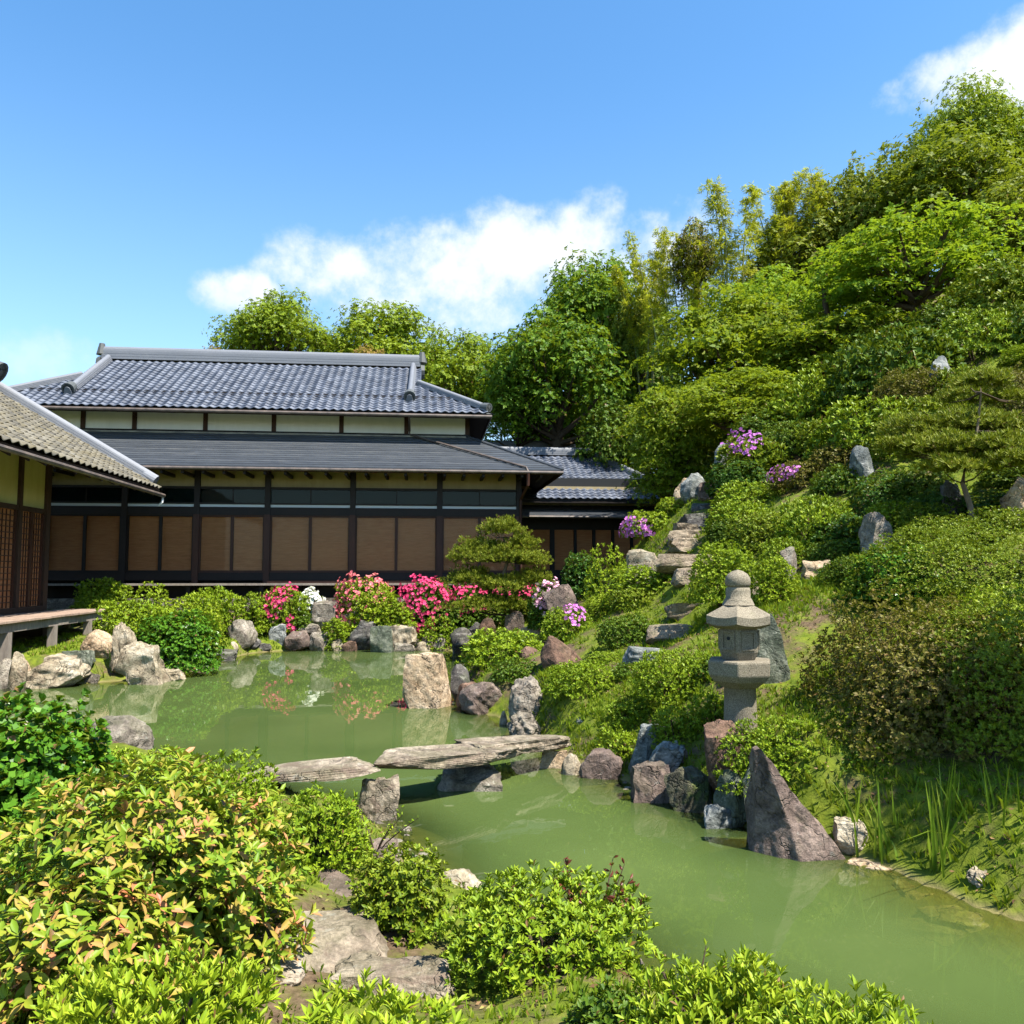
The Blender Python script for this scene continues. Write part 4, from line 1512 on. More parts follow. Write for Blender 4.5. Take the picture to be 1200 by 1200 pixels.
rock('dark split stone at the foot of the cloud-pruned pine', 'purple', 603, 716, 742, 24, 20.0, 'block', group=PEN)
rock('pale flat stone in front of the pine foot', 'tan', 622, 733, 744, 30, 19.0, 'flat', group=PEN)
rock('small brown stone on the azalea mound of the point', 'brown', 621, 758, 778, 27, 14.2, 'boulder', group=PEN)
rock('tall tan cracked stone standing alone in the pond', 'tan', 500, 765, 829, 57, None, 'block', group=PEN, depth=.72, sub=5, rough=.045, seed=78, sink=.35)
rock('dark rock in the water beneath the azalea of the point', 'dark', 541, 779, 822, 26, 13.9, 'boulder', group=PEN)
rock('dark brown wedge stone beside the standing stone', 'brown', 548, 800, 823, 28, 13.4, 'boulder', group=PEN)
rock('low purple triangular rock at the water of the point', 'purple', 567, 800, 836, 62, None, 'boulder', group=PEN, depth=.8)
rock('mottled grey and dark green boulder at the end of the point', 'grey', 618, 793, 845, 44, 11.6, 'round', group=PEN, rough=.08)
rock('rough knobbly boulder beside the stone bridge end', 'grey', 614, 835, 862, 41, 10.9, 'round', group=PEN, rough=.13)
rock('tiny white stone at the water under the mottled boulder', 'pale', 590, 833, 841, 10, 11.9, 'round', group=PEN)
rock('red-brown peaked rock among azaleas on the point', 'brown', 668, 746, 804, 68, 12.6, 'shard', group=PEN, depth=.8, sub=5, rough=.035, seed=12)
rock('long dark slab leaning beside the pale pink azalea', 'purple', 672, 684, 722, 40, 18.0, 'slab', group=PEN, lean=R(-22))
rock('dark stone at the corner of the house behind the pine', 'dark', 647, 678, 697, 17, 22.0, 'boulder', group=PEN)
rock('pale square stone above the lime green azalea by the steps', 'pale', 755, 643, 677, 42, 16.6, 'block', group=HIL)
# bank below the lantern
rock('brown-purple rock at the water right of the bridge', 'purple', 705, 878, 918, 52, 8.85, 'boulder', group=BNK)
rock('white stone beside the bridge end', 'pale', 671, 884, 908, 26, 9.0, 'round', group=BNK)
rock('brown stone carrying the right end of the bridge', 'tan', 648, 878, 903, 34, 9.3, 'block', group=BNK)
rock('grey white-streaked stone leaning on the bank behind the blue-grey stone', 'blue', 750, 845, 893, 36, 8.7, 'slab', group=BNK, lean=R(18), depth=.3)
rock('blue-grey slab leaning against the bank at the water', 'blue', 757, 862, 920, 38, 8.25, 'slab', group=BNK, lean=R(22), depth=.3)
rock('square brown rock at the water between leaning slab and mossy rock', 'purple', 765, 896, 936, 46, 7.95, 'block', group=BNK)
rock('mossy dark rock at the water below the lantern', 'mossy', 812, 902, 947, 60, 7.65, 'boulder', group=BNK)
rock('reddish dark stone at the foot of the lantern', 'brown', 853, 847, 905, 50, 7.55, 'block', group=BNK, seed=5)
rock('green-grey rock at the water under the round azalea', 'green', 862, 902, 957, 44, 7.2, 'boulder', group=BNK)
rock('broad green-grey stone tucked below the round azalea', 'green', 898, 896, 942, 48, 7.0, 'boulder', group=BNK)
rock('big purple-brown pointed rock rising from the water like a shark fin', 'purple', 957, 881, 1006, 136, None, 'fin', group=BNK, depth=.6, sub=5, rough=.05, seed=21, sink=.3)
rock('small flat stone awash in the water below the green-grey rock', 'blue', 845, 945, 970, 38, None, 'flat', group=BNK)
rock('pale stone at the water behind the first reed clump', 'pale', 1002, 962, 994, 44, 6.5, 'flat', group=BNK)
rock('small brown stone in the grass left of the lantern foot', 'purple', 806, 876, 893, 28, 8.3, 'boulder', group=BNK)
rock('tall green-streaked slab leaning behind the lantern', 'green', 911, 719, 806, 42, 8.75, 'slab', group=BNK, lean=R(-10), depth=.22, sub=5)
rock('white crumpled stone in the shallows by the last reeds', 'pale', 1169, 1022, 1057, 54, None, 'boulder', group=BNK, rough=.14, sub=4)
rock('little pale stone on the dark bank among the reeds', 'pale', 1131, 939, 954, 24, 6.1, 'round', group=BNK)
SUNK = ['flat brown stone just under the water between the pointed rock and the first reeds', 'flat brown stone just under the water between first and middle reeds',
        'broad brown stone under the water around the white crumpled stone', 'broad brown stone under open water out from the reeds']
for i, (a, b, c, d_) in enumerate(((1028, 1003, 1020, 52), (1092, 1012, 1040, 62), (1150, 1048, 1075, 90), (1075, 1055, 1080, 90))):
    dd = wat(a, c)
    p = pix(a, c, dd)
    me = rock_mesh(900 + i, d_ / ppm(dd) * 1.3, .4, .28, ROCK['tan'], 'flat', 4)
    o = link(bpy.data.objects.new('rock', me))
    o.location = (p.x, p.y + .12, -.31 + .015 * (3 - i))
    tag(o, SUNK[i], 'rock', 'sunken stones by the reeds')
# hill
for a in (('pale blue upright stone at the top of the steps', 'blue', 814, 553, 590, 31, 19.6, 'boulder'),
          ('tan stone behind the pale blue upright stone', 'tan', 803, 559, 588, 26, 20.0, 'boulder'),
          ('purple-grey tilted slab next to the top step', 'purple', 833, 565, 588, 30, 19.0, 'slab'),
          ('dark blue-grey stone beside the violet azalea', 'blue', 847, 517, 545, 22, 19.2, 'boulder'),
          ('tiny pale stone right of the lantern finial on the path edge', 'pale', 884, 674, 684, 11, 11.4, 'round'),
          ('long tan stone half buried above the grassy path', 'tan', 962, 656, 680, 40, 11.7, 'flat'),
          ('grey shaded stone under the clipped round azalea', 'grey', 926, 640, 668, 22, 12.2, 'boulder'),
          ('grey and brown boulder on the open slope under the hill pine', 'grey', 1031, 599, 640, 36, 11.4, 'boulder'),
          ('low grey stone next to the slope boulder', 'grey', 1057, 622, 637, 20, 11.3, 'round'),
          ('white-topped grey stone on the upper slope', 'blue', 1108, 414, 437, 30, 17.0, 'boulder'),
          ('large tan boulder behind the hill pine trunks', 'tan', 1200, 558, 602, 44, 11.6, 'boulder'),
          ('blue-grey stone in the shade between two slope azaleas', 'blue', 1016, 521, 548, 32, 14.8, 'boulder'),
          ('dark stone in the shade behind the hill pine trunks', 'dark', 1119, 562, 597, 26, 12.2, 'boulder')):
    rock(a[0], a[1], a[2], a[3], a[4], a[5], a[6], a[7], group=HIL)
# near bank
rock('rounded grey boulder at the water behind the dark green bush', 'grey', 126, 841, 893, 84, None, 'round', group=STP, depth=.7, sub=4, rough=.06)


def flat_stone(label, colr, px, near, far, wpx, ztop, seed, thick=.22):
    """a stone lying flat: pixel rows of its near and far edge, and the height of its top"""
    def dist_at(py):
        a = pix(px, py, 1.0)
        return (CAM_Z - ztop) / (CAM_Z - a.z)
    yn, yf = dist_at(near), dist_at(far)
    y = (yn + yf) / 2
    p = pix(px, (near + far) / 2, y)
    me = rock_mesh(seed, wpx / ppm(y) * 1.05, (yf - yn) * 1.1, thick, ROCK[colr], 'flat', 4, .06)
    o = link(bpy.data.objects.new('rock', me))
    o.location = (p.x, y, ztop - thick)
    tag(o, label, 'rock', STP)


flat_stone('dark flat stone at the water next to the bridge pier', 'purple', 436, 1004, 977, 62, .26, 51)
flat_stone('dark purple flat stepping stone beside the small bronze bush', 'purple', 392, 1054, 1015, 62, .42, 52)
flat_stone('pale flat stone half under the orange-leaved bush', 'pale', 318, 1068, 1031, 64, .47, 53)
flat_stone('large pale rough stepping stone with a hollow', 'slab', 368, 1118, 1064, 160, .5, 54)
flat_stone('grey flat stepping stone beside the large pale one', 'slab', 312, 1146, 1092, 104, .49, 55)
flat_stone('long speckled stepping stone below the large pale one', 'slab', 464, 1148, 1108, 150, .46, 56)
rock('pale rock at the water behind the round foreground azalea', 'pale', 533, 1022, 1066, 66, 5.0, 'boulder', group=STP)
rock('split pale and black stone at the water beside the round foreground azalea', 'grey', 755, 1128, 1165, 34, 4.05, 'boulder', group=STP)

# stone steps
STEPS = [(767, 762, 779, 50, 11.6), (792, 734, 748, 50, 12.6), (808, 708, 721, 36, 13.4), (820, 688, 698, 20, 14.1), (806, 666, 681, 22, 14.4),
         (806, 650, 666, 56, 15.2), (808, 631, 643, 34, 16.3), (812, 621, 633, 44, 16.9), (806, 613, 622, 20, 17.5), (823, 607, 621, 24, 17.6),
         (817, 602, 614, 36, 18.0), (828, 589, 603, 26, 18.8)]
STEP_LABEL = ['blue-grey rough bottom step beside the round azalea', 'long low step above the rough bottom step', 'brown step half grown over beside the dark shrub',
              'narrow pale step stone hidden among leaves', 'small square step stone beside the bronze-tipped azalea', 'long curved step edge across the earthen landing',
              'short tan step above the earthen landing', 'wide tan step below the dark upper steps', 'pale green small step stone next to the dark block',
              'dark square step block under the round azaleas', 'dark wide step near the top of the hill path', 'dark top step below the tilted slab']
for i, (a, b, c, d_, dist) in enumerate(STEPS):
    p0, p1 = pix(a, c, dist - .35), pix(a, b, dist - .35)
    w_ = d_ / ppm(dist) * 1.35
    h_ = p1.z - p0.z + .16
    me = rock_mesh(300 + i, w_, .62, h_, ROCK['dark' if i in (9, 10, 11) else 'blue' if i == 0 else 'step'], 'block', 4, .03)
    o = link(bpy.data.objects.new('stone_step', me))
    o.location = (p0.x, p0.y + .26, p0.z - .14)
    tag(o, STEP_LABEL[i], 'step', 'stone steps climbing the hill')

# stepping slabs on the point
rock('flat brown paving stone by the bright azalea of the point', 'step', 728, 830, 838, 40, 10.6, 'flat', group=PEN)
rock('pale flat paving stone in the grass by the bridge end', 'blue', 693, 843, 850, 34, 10.3, 'flat', group=PEN)

# stone bridge
def slab(label, px0, py0, px1, py1, d0, d1, thick, wid, seed, colr='slab'):
    a, b = pix(px0, py0, d0), pix(px1, py1, d1)
    L = (b - a).length
    me = rock_mesh(seed, L, wid, thick, ROCK[colr], 'flat', 5, .035)
    o = link(bpy.data.objects.new('bridge_stone', me))
    m = (a + b) / 2
    o.location = (m.x, m.y, m.z - thick)
    o.rotation_euler = (0, -math.asin((b.z - a.z) / L), math.atan2(b.y - a.y, b.x - a.x))
    tag(o, label, 'bridge slab', 'slabs of the stone bridge')


slab('long weathered bridge slab spanning the open water', 426, 885, 612, 871, 7.7, 8.8, .15, .58, 41)
slab('bridge slab landing on the grassy point', 540, 868, 668, 858, 8.6, 9.65, .16, .56, 47)
slab('bridge slab resting on the near bank and the furrowed pier', 285, 904, 446, 888, 7.35, 7.6, .13, .5, 43)
rock('pale furrowed block carrying two bridge slabs', 'slab', 441, 910, 960, 54, 7.4, 'block', group='stones under the bridge', depth=.36, sub=4, rough=.06, sink=.3)
rock('dark low boulder in the water under the bridge slab', 'grey', 548, 893, 925, 90, None, 'block', group='stones under the bridge', depth=.62, sub=4, sink=.25)

# ---- stone lantern
LX = pix(868, 850, 8.0)
lant = empty('stone_lantern', (LX.x, LX.y, LX.z - .06), R(-18))
tag(lant, 'grey granite hexagonal stone lantern with onion finial on the grassy bank', 'stone lantern')
lu = 8.0 / FPX                                # metres per pixel here


def hexring(r, z, n=6, rot=0.0):
    return [(r * math.cos(2 * math.pi * (i + .5) / n + rot), r * math.sin(2 * math.pi * (i + .5) / n + rot), z) for i in range(n)]


def hexstack(rings, n=6, rot=0.0):
    """rings: (radius, height) from bottom to top, with a corner towards the viewer"""
    mb = MB()
    vs_ = []
    for r, z in rings:
        vs_ += hexring(r, z, n, rot)
    fs = [tuple(range(n - 1, -1, -1))]
    for k in range(len(rings) - 1):
        for i in range(n):
            j = (i + 1) % n
            fs.append((k * n + i, k * n + j, (k + 1) * n + j, (k + 1) * n + i))
    fs.append(tuple((len(rings) - 1) * n + i for i in range(n)))
    return mb.add(vs_, fs)


def lz(py):
    return (850 - py) * lu + .06


SL = ROCK['lantern']
hrot = R(0)
o = MB().tube([(0, 0, -.3), (0, 0, lz(850)), (0, 0, lz(825)), (0, 0, lz(804))], [.163, .16, .153, .150], 28, True).build('shaft', SL, lant, True)
hexstack([(.18, lz(806)), (.28, lz(798)), (.325, lz(791)), (.33, lz(776)), (.318, lz(774.3))], rot=hrot).build('platform', SL, lant, bevel=.008)
fb = hexstack([(.17, lz(774.4)), (.205, lz(765)), (.206, lz(745)), (.195, lz(735))], rot=hrot).build('fire_box', SL, lant, bevel=.006)
for i in range(6):                            # carved window frames on each face
    a = 2 * math.pi * (i + 1) / 6 + hrot
    n_ = Vector((math.cos(a), math.sin(a), 0))
    s_ = Vector((-math.sin(a), math.cos(a), 0))
    cz = (lz(766) + lz(738)) / 2
    ap = .206 * math.cos(math.pi / 6)
    mb = MB()
    for (u0, u1, v0, v1) in ((-.07, .07, .075, .09), (-.07, .07, -.09, -.075), (-.07, -.055, -.075, .075), (.055, .07, -.075, .075)):
        c8 = []
        for dd in (-.012, .014):
            for (uu, vv) in ((u0, v0), (u1, v0), (u1, v1), (u0, v1)):
                c8.append(n_ * (ap + dd) + s_ * uu + Vector((0, 0, cz + vv)))
        mb.add(c8, [(0, 3, 2, 1), (4, 5, 6, 7), (0, 1, 5, 4), (1, 2, 6, 5), (2, 3, 7, 6), (3, 0, 4, 7)])
    mb.build('window_frame', SL, fb)
    if i == 3:
        ctr = n_ * (ap + .004) + Vector((0, 0, cz + .02))
        MB().tube([ctr - n_ * .02, ctr + n_ * .004], .018, 10).build('window_hole', M['interior'], fb)
# roof with dipped edges and raised corners
mb = MB()
NS = 8
vs_, fs = [], []
prof = [(.10, lz(710)), (.17, lz(713.5)), (.25, lz(719)), (.34, lz(726))]
ringsz = []
for k, (r, z) in enumerate(prof):
    for i in range(6):
        for s in range(NS):
            a0 = 2 * math.pi * (i + .5) / 6 + hrot
            a1 = 2 * math.pi * (i + 1.5) / 6 + hrot
            t = s / NS
            x = r * (math.cos(a0) * (1 - t) + math.cos(a1) * t)
            y = r * (math.sin(a0) * (1 - t) + math.sin(a1) * t)
            lift = (abs(t - .5) * 2) ** 2 * .024 * (r / .34) ** 3
            vs_.append((x, y, z + lift))
nr = 6 * NS
for dz_, sc in ((-.075, 1.0), (-.095, .72)):
    for i in range(nr):
        x, y, z = vs_[3 * nr + i]
        vs_.append((x * sc, y * sc, (z if sc == 1.0 else lz(727)) + dz_))
for k in range(5):
    for i in range(nr):
        j = (i + 1) % nr
        fs.append((k * nr + j, k * nr + i, (k + 1) * nr + i, (k + 1) * nr + j))
fs.append(tuple(range(nr)))
fs.append(tuple(5 * nr + i for i in range(nr - 1, -1, -1)))
mb.add(vs_, fs).build('roof', SL, lant)
MB().tube([(0, 0, lz(712)), (0, 0, lz(706.5)), (0, 0, lz(704.5)), (0, 0, lz(704)), (0, 0, lz(696)), (0, 0, lz(692)), (0, 0, lz(691))], [.155, .135, .125, .118, .118, .113, .09], 24, True).build('neck', SL, lant, True)
MB().tube([(0, 0, lz(691.5)), (0, 0, lz(690.5)), (0, 0, lz(688)), (0, 0, lz(684)), (0, 0, lz(680)), (0, 0, lz(676)), (0, 0, lz(673)), (0, 0, lz(671))], [.08, .112, .121, .123, .116, .093, .055, .008], 24, True).build('finial', SL, lant, True)

# ------------------------------------------------------------------ shrubs
FB = 'shrubs on the far bank before the house'
PT = 'azaleas on the point and beside the steps'
HS = 'clipped shrubs on the hillside'
NB = 'shrubs on the near bank'
# far bank
shrub('clipped round azalea beside the deck corner under the veranda', 'bright', 122, 679, 58, 23.2, group=FB)
shrub('low spreading azalea in front of the deck-corner azalea', 'bright', 112, 702, 60, 22.4, group=FB)
shrub('tall loose sprig shrub rising behind the leafy shore bush', 'lime', 178, 686, 50, 20.5, group=FB, dens=.45, name='leafy_shrub', cat='shrub')
shrub('bright sprawling azalea between deck end and leafy shore bush', 'bright', 163, 706, 84, 18.6, group=FB)
shrub('rounded yellow-green azalea behind the leafy shore bush', 'lime', 226, 697, 66, 19.6, group=FB)
shrub('large leafy green shore bush hanging over the water beside the furrowed block', 'glossy', 207, 716, 92, 17.6, group=FB, name='leafy_shrub', cat='shrub', depth=1.2)
shrub('dome-shaped azalea standing apart under the blinds', 'bright', 253, 690, 62, 22.6, group=FB)
shrub('small azalea between the dome-shaped one and the crimson flowers', 'bright', 297, 695, 34, 23.2, group=FB)
shrub('azalea with a crimson patch on its upper half beside the white azalea', 'bright', 334, 689, 54, 23.8, group=FB, flowers=('pink', [(-.45, .8, .75), (.1, .9, .35), (.3, .35, .3)], 170))
shrub('white flowering azalea beside the large upright grey rock', 'bright', 364, 695, 30, 24.4, group=FB, flowers=('white', [(0, .8, 1.3)], 260))
shrub('little green azalea at the foot of the crimson-patched one', 'mid', 352, 713, 26, 23.6, group=FB)
shrub('small bright azalea in front of the upright grey rock', 'bright', 395, 725, 34, 23.2, group=FB)
shrub('tiny green mound on the bank left of the tan pointed stone', 'bright', 300, 715, 26, 23.6, group=FB)
shrub('rose-flowered round azalea against the dark veranda', 'bright', 428, 679, 66, 24.6, group=FB, flowers=('rose', [(-.4, .7, 1.0), (.5, .8, .6)], 300))
shrub('bright green mound in front of the rose-flowered azalea', 'lime', 442, 692, 60, 23.8, group=FB)
shrub('lower green mound at the side of the bright mound above the flat-topped rock', 'bright', 468, 706, 44, 23.5, group=FB)
shrub('hot pink azalea mass below the veranda post', 'mid', 502, 682, 64, 24.2, group=FB, flowers=('pink', [(0, .72, 1.15)], 420))
shrub('pink azalea touching the hot pink mass behind the pine', 'mid', 548, 688, 50, 24.0, group=FB, flowers=('pink', [(-.3, .8, .6), (.5, .75, .5)], 150))
shrub('pink-topped azalea seen through the pine branches', 'mid', 603, 684, 60, 23.0, group=FB, flowers=('pink', [(-.3, .9, .5), (.4, .9, .5)], 150))
shrub('green mound in front of the hot pink azalea', 'mid', 540, 703, 70, 24.0, group=FB)
shrub('low grassy mound at the far shore beside the inlet', 'bright', 514, 726, 44, 23.4, group=FB)
shrub('olive mound right of the pine foot', 'olive', 634, 702, 44, 20.8, group=FB)
# the point
shrub('spreading bright azalea overhanging the dark rock of the point', 'bright', 590, 738, 100, 14.8, group=PT, depth=1.3)
shrub('green foliage mound between the purple rock and the mottled boulder', 'mid', 610, 774, 64, 13.2, group=PT)
shrub('pale pink azalea against the long leaning slab', 'mid', 640, 686, 44, 18.6, group=PT, flowers=('pale', [(.2, .85, .75)], 130))
shrub('azalea with a tuft of mauve-pink flowers above the red-brown peaked rock', 'bright', 664, 713, 58, 15.4, group=PT, flowers=('mauve', [(.25, .85, .4)], 45))
shrub('bright green azalea by the mauve-tufted one', 'lime', 704, 697, 44, 16.2, group=PT)
shrub('round dense azalea beside the lower steps', 'mid', 735, 722, 68, 13.0, group=PT)
shrub('wide azalea with bronze tips beside the middle steps', 'bright', 768, 663, 100, 15.6, group=PT)
shrub('bronze-leaved azalea under the bronze-tipped one', 'olive', 742, 690, 56, 15.0, group=PT)
shrub('lime green weeping azalea left of the pale square stone', 'lime', 712, 642, 54, 18.0, group=PT)
shrub('dark green shrub against the annex wall', 'deep', 682, 648, 42, 21.0, group=PT, name='evergreen_shrub', cat='shrub')
shrub('lime azalea with a mauve patch beside the upper steps', 'lime', 760, 599, 62, 20.0, group=PT, flowers=('mauve', [(-.5, .4, .5)], 100))
shrub('yellow-tipped small azalea below the stones at the stair top', 'lime', 792, 583, 46, 20.2, group=PT)
shrub('round bright azalea in the open beside the flat paving stone', 'bright', 684, 777, 90, 11.2, group=PT)
shrub('loose azalea below the bottom step left of the lantern', 'bright', 792, 764, 104, 9.8, group=PT)
shrub('small azalea tuft on the bank above the mossy rock', 'bright', 790, 832, 54, 8.6, group=PT)
shrub('low spreading azalea covering the ground right of the rough bottom step', 'mid', 742, 778, 50, 11.0, group=PT)
shrub('round fine-leaved azalea in front of the lantern base', 'bright', 906, 845, 118, 7.35, group=PT, depth=.75)
for (lab, kind, px_, top_, w_px, dd) in (
        ('low azalea tuft against the lantern shaft', 'bright', 836, 812, 50, 8.5),
        ('small azalea between the lantern and the loose one below the bottom step', 'mid', 838, 772, 46, 9.4),
        ('low azalea beside the flat brown paving stone', 'bright', 745, 822, 60, 9.9),
        ('low ground-hugging azalea right of the leaning slab', 'bright', 955, 800, 70, 8.6),
        ('ground-hugging azalea below the leaning slab', 'mid', 968, 846, 74, 7.8),
        ('small azalea on the grass above the leaning slab', 'bright', 950, 754, 60, 9.4),
        ('green cover at the foot of the bronze thicket', 'mid', 1010, 868, 80, 7.1),
        ('small azalea right of the red-brown peaked rock', 'bright', 708, 764, 42, 12.3),
        ('small azalea on the bank above the brown-purple rock', 'bright', 722, 856, 46, 9.2)):
    shrub(lab, kind, px_, top_, w_px, dd, group=PT)
# hillside
shrub('clipped bright azalea behind the violet-topped stone near the stair top', 'bright', 874, 566, 70, 17.2, group=HS)
shrub('round clipped azalea overlapping the dark upper steps', 'bright', 866, 588, 68, 15.6, group=HS)
shrub('bronze-tinged azalea between two clipped round ones', 'olive', 890, 601, 60, 14.3, group=HS)
shrub('rounded clipped azalea standing free above the grassy path', 'bright', 953, 584, 78, 13.4, group=HS)
shrub('yellow-green leafy shrub behind the lantern finial', 'lime', 848, 640, 70, 11.8, group=HS, name='leafy_shrub', cat='shrub')
shrub('pale fresh-leaved shrub beside the lantern finial', 'lime', 904, 655, 46, 11.0, group=HS, name='leafy_shrub', cat='shrub')
shrub('violet-flowered azalea on the slope above the clipped ones', 'olive', 882, 512, 76, 18.6, group=HS, flowers=('violet', [(-.35, .85, .48)], 90))
shrub('bronze azalea with a magenta-pink tuft on the middle slope', 'brown', 938, 541, 60, 16.4, group=HS, flowers=('mauve', [(-.7, .6, .42)], 55))
shrub('green azalea beside the magenta-tufted bronze one', 'mid', 990, 548, 66, 15.3, group=HS)
shrub('dark olive clipped mound above the violet azalea', 'mid', 896, 480, 76, 20.0, group=HS)
shrub('olive mound on the slope above the magenta tuft', 'olive', 978, 492, 76, 17.8, group=HS)
shrub('small green shrub at the foot of the maples', 'bright', 936, 452, 70, 20.0, group=HS)
shrub('broad dark clipped mound under the fresh green maple', 'mid', 1044, 389, 130, 18.6, group=HS)
shrub('olive mound below the broad dark one', 'bright', 1016, 470, 108, 16.6, group=HS)
shrub('clipped mound beside the white-topped grey stone', 'bright', 1142, 368, 84, 18.4, group=HS)
shrub('flat-topped clipped mound in a row under the hilltop trees', 'mid', 1108, 350, 78, 20.4, group=HS)
shrub('tall clipped mound at the top of the slope with bare stems below', 'olive', 1182, 305, 110, 20.4, group=HS)
shrub('clipped mound next to the tall one on the upper slope', 'mid', 1206, 364, 64, 18.0, group=HS)
shrub('yellowish mound touching the hill pine', 'olive', 1058, 484, 70, 15.2, group=HS)
shrub('reddish-tipped azalea with a magenta flower above the hill pine', 'brown', 1196, 434, 66, 14.4, group=HS, flowers=('violet', [(0, .5, .3)], 20))
shrub('shaded green azalea under the hill pine', 'mid', 1075, 545, 70, 13.4, group=HS)
shrub('large half-bare bronze azalea filling the bank above the reeds', 'brown', 1076, 668, 250, 7.5, group=HS, dens=1.9, depth=2.0, minus=.2, nmax=5200)
shrub('dark evergreen part of the bank thicket with yellow leaves', 'olive', 1195, 688, 220, 6.9, group=HS, depth=1.5, dens=1.6, minus=.15, nmax=4800)
shrub('lime shoots of a broad-leaved shrub on top of the bank thicket', 'lime', 1180, 692, 110, 7.4, group=HS, dens=.8, base=1.35, name='leafy_shrub', cat='shrub')
shrub('sprawling yellow-green azalea on the slope behind the bank thicket', 'olive', 1130, 622, 190, 9.6, group=HS, depth=1.8, dens=1.3, nmax=4200)
shrub('grey-green leafy shrub at the edge of the sprawling azalea', 'glossy', 1046, 640, 76, 9.9, group=HS, name='leafy_shrub', cat='shrub', dens=.7)
for (lab, kind, px_, top_, w_px, dd) in (
        ('shady green azalea left of the hill pine above the slope boulder', 'deep', 1042, 556, 76, 13.8),
        ('dark shrub in the shade under the hill pine boughs', 'deep', 1098, 580, 70, 12.5),
        ('dark shrub behind the two bare pine trunks', 'deep', 1168, 578, 90, 12.2),
        ('fresh azalea at the edge of the maple shade', 'bright', 968, 432, 86, 20.6),
        ('leafy green azalea right of the violet-flowered one', 'mid', 925, 496, 70, 18.9),
        ('half-bare dark thicket below the broad dark mound', 'brown', 1080, 438, 96, 17.0),
        ('olive mound between the half-bare thicket and the hill pine', 'olive', 1092, 466, 76, 15.9),
        ('low mound below the clipped one on the upper slope', 'bright', 1215, 404, 70, 16.6),
        ('bronze mound beside the blue-grey shaded stone', 'brown', 985, 520, 66, 16.3),
        ('dark green azalea under the violet flowers', 'deep', 866, 540, 64, 18.2),
        ('small dark azalea between the upper steps and the clipped ones', 'mid', 852, 606, 46, 15.2),
        ('low green azalea at the foot of the free-standing clipped one', 'deep', 985, 604, 66, 13.0),
        ('olive mound under the white-topped grey stone', 'olive', 1130, 432, 70, 16.3),
        ('small yellowish azalea at the foot of the bronze-tinged one', 'bright', 915, 632, 44, 12.9),
        ('low azalea on the slope between slope boulder and hill pine', 'olive', 1080, 590, 70, 11.9),
        ('low yellowish azalea in front of the hill pine trunks', 'olive', 1115, 606, 90, 10.9),
        ('low yellowish azalea in front of the large tan boulder', 'olive', 1185, 598, 90, 10.8),
        ('green azalea behind the large tan boulder', 'mid', 1205, 540, 90, 12.8),
        ('green azalea above the long tan half-buried stone', 'mid', 975, 634, 56, 12.3),
        ('azalea tucked behind the slope boulder', 'bright', 1045, 590, 60, 12.2),
        ('low green cover beside the grassy path below the slope boulder', 'mid', 1010, 652, 80, 10.9)):
    shrub(lab, kind, px_, top_, w_px, dd, group=HS)
# near bank
shrub('round bright azalea by the water in front of the burgundy sprig', 'bright', 636, 1036, 226, 3.95, group=NB, depth=.85, hmin=.4)
shrub('low bright azalea hedge along the path below the orange-leaved bush', 'hedge', 165, 1126, 280, 2.5, group=NB, depth=.6, hmin=.4)
shrub('low azalea beside the hedge in front of the stepping stones', 'hedge', 430, 1172, 250, 2.25, group=NB, depth=.5, hmin=.35)
shrub('azalea at the water beyond the split stone', 'hedge', 850, 1122, 230, 2.95, group=NB, depth=.62, hmin=.35)
shrub('azalea end shoots trailing toward open water', 'hedge', 995, 1172, 200, 2.6, group=NB, depth=.5, hmin=.3)
shrub('large bush of young orange and yellow-green leaves', 'orange', 168, 910, 310, 3.7, group=NB, depth=1.05, name='orange_leaved_bush', dens=1.15)
shrub('orange-leaved side shoots at the foot of the large orange bush', 'orange', 85, 1040, 210, 3.1, group=NB, depth=.6, name='orange_leaved_bush', dens=1.2)
shrub('dark green bush of round glossy leaves', 'glossy', 22, 828, 210, 4.7, group=NB, depth=1.0, name='glossy_bush', dens=1.3)
shrub('bright azalea between the glossy bush and the grey boulder', 'bright', 150, 882, 130, 5.9, group=NB)
shrub('bright azalea behind the orange bush at the water', 'bright', 262, 898, 112, 5.6, group=NB)
shrub('bright azalea behind the stepping stones next to the bridge slab', 'bright', 378, 928, 96, 5.2, group=NB)
shrub('small bronze-green azalea between the stepping stones', 'olive', 466, 994, 106, 4.35, group=NB)
shrub('low green tuft of azalea beside the split stone', 'mid', 716, 1168, 90, 3.1, group=NB, hmin=.2)


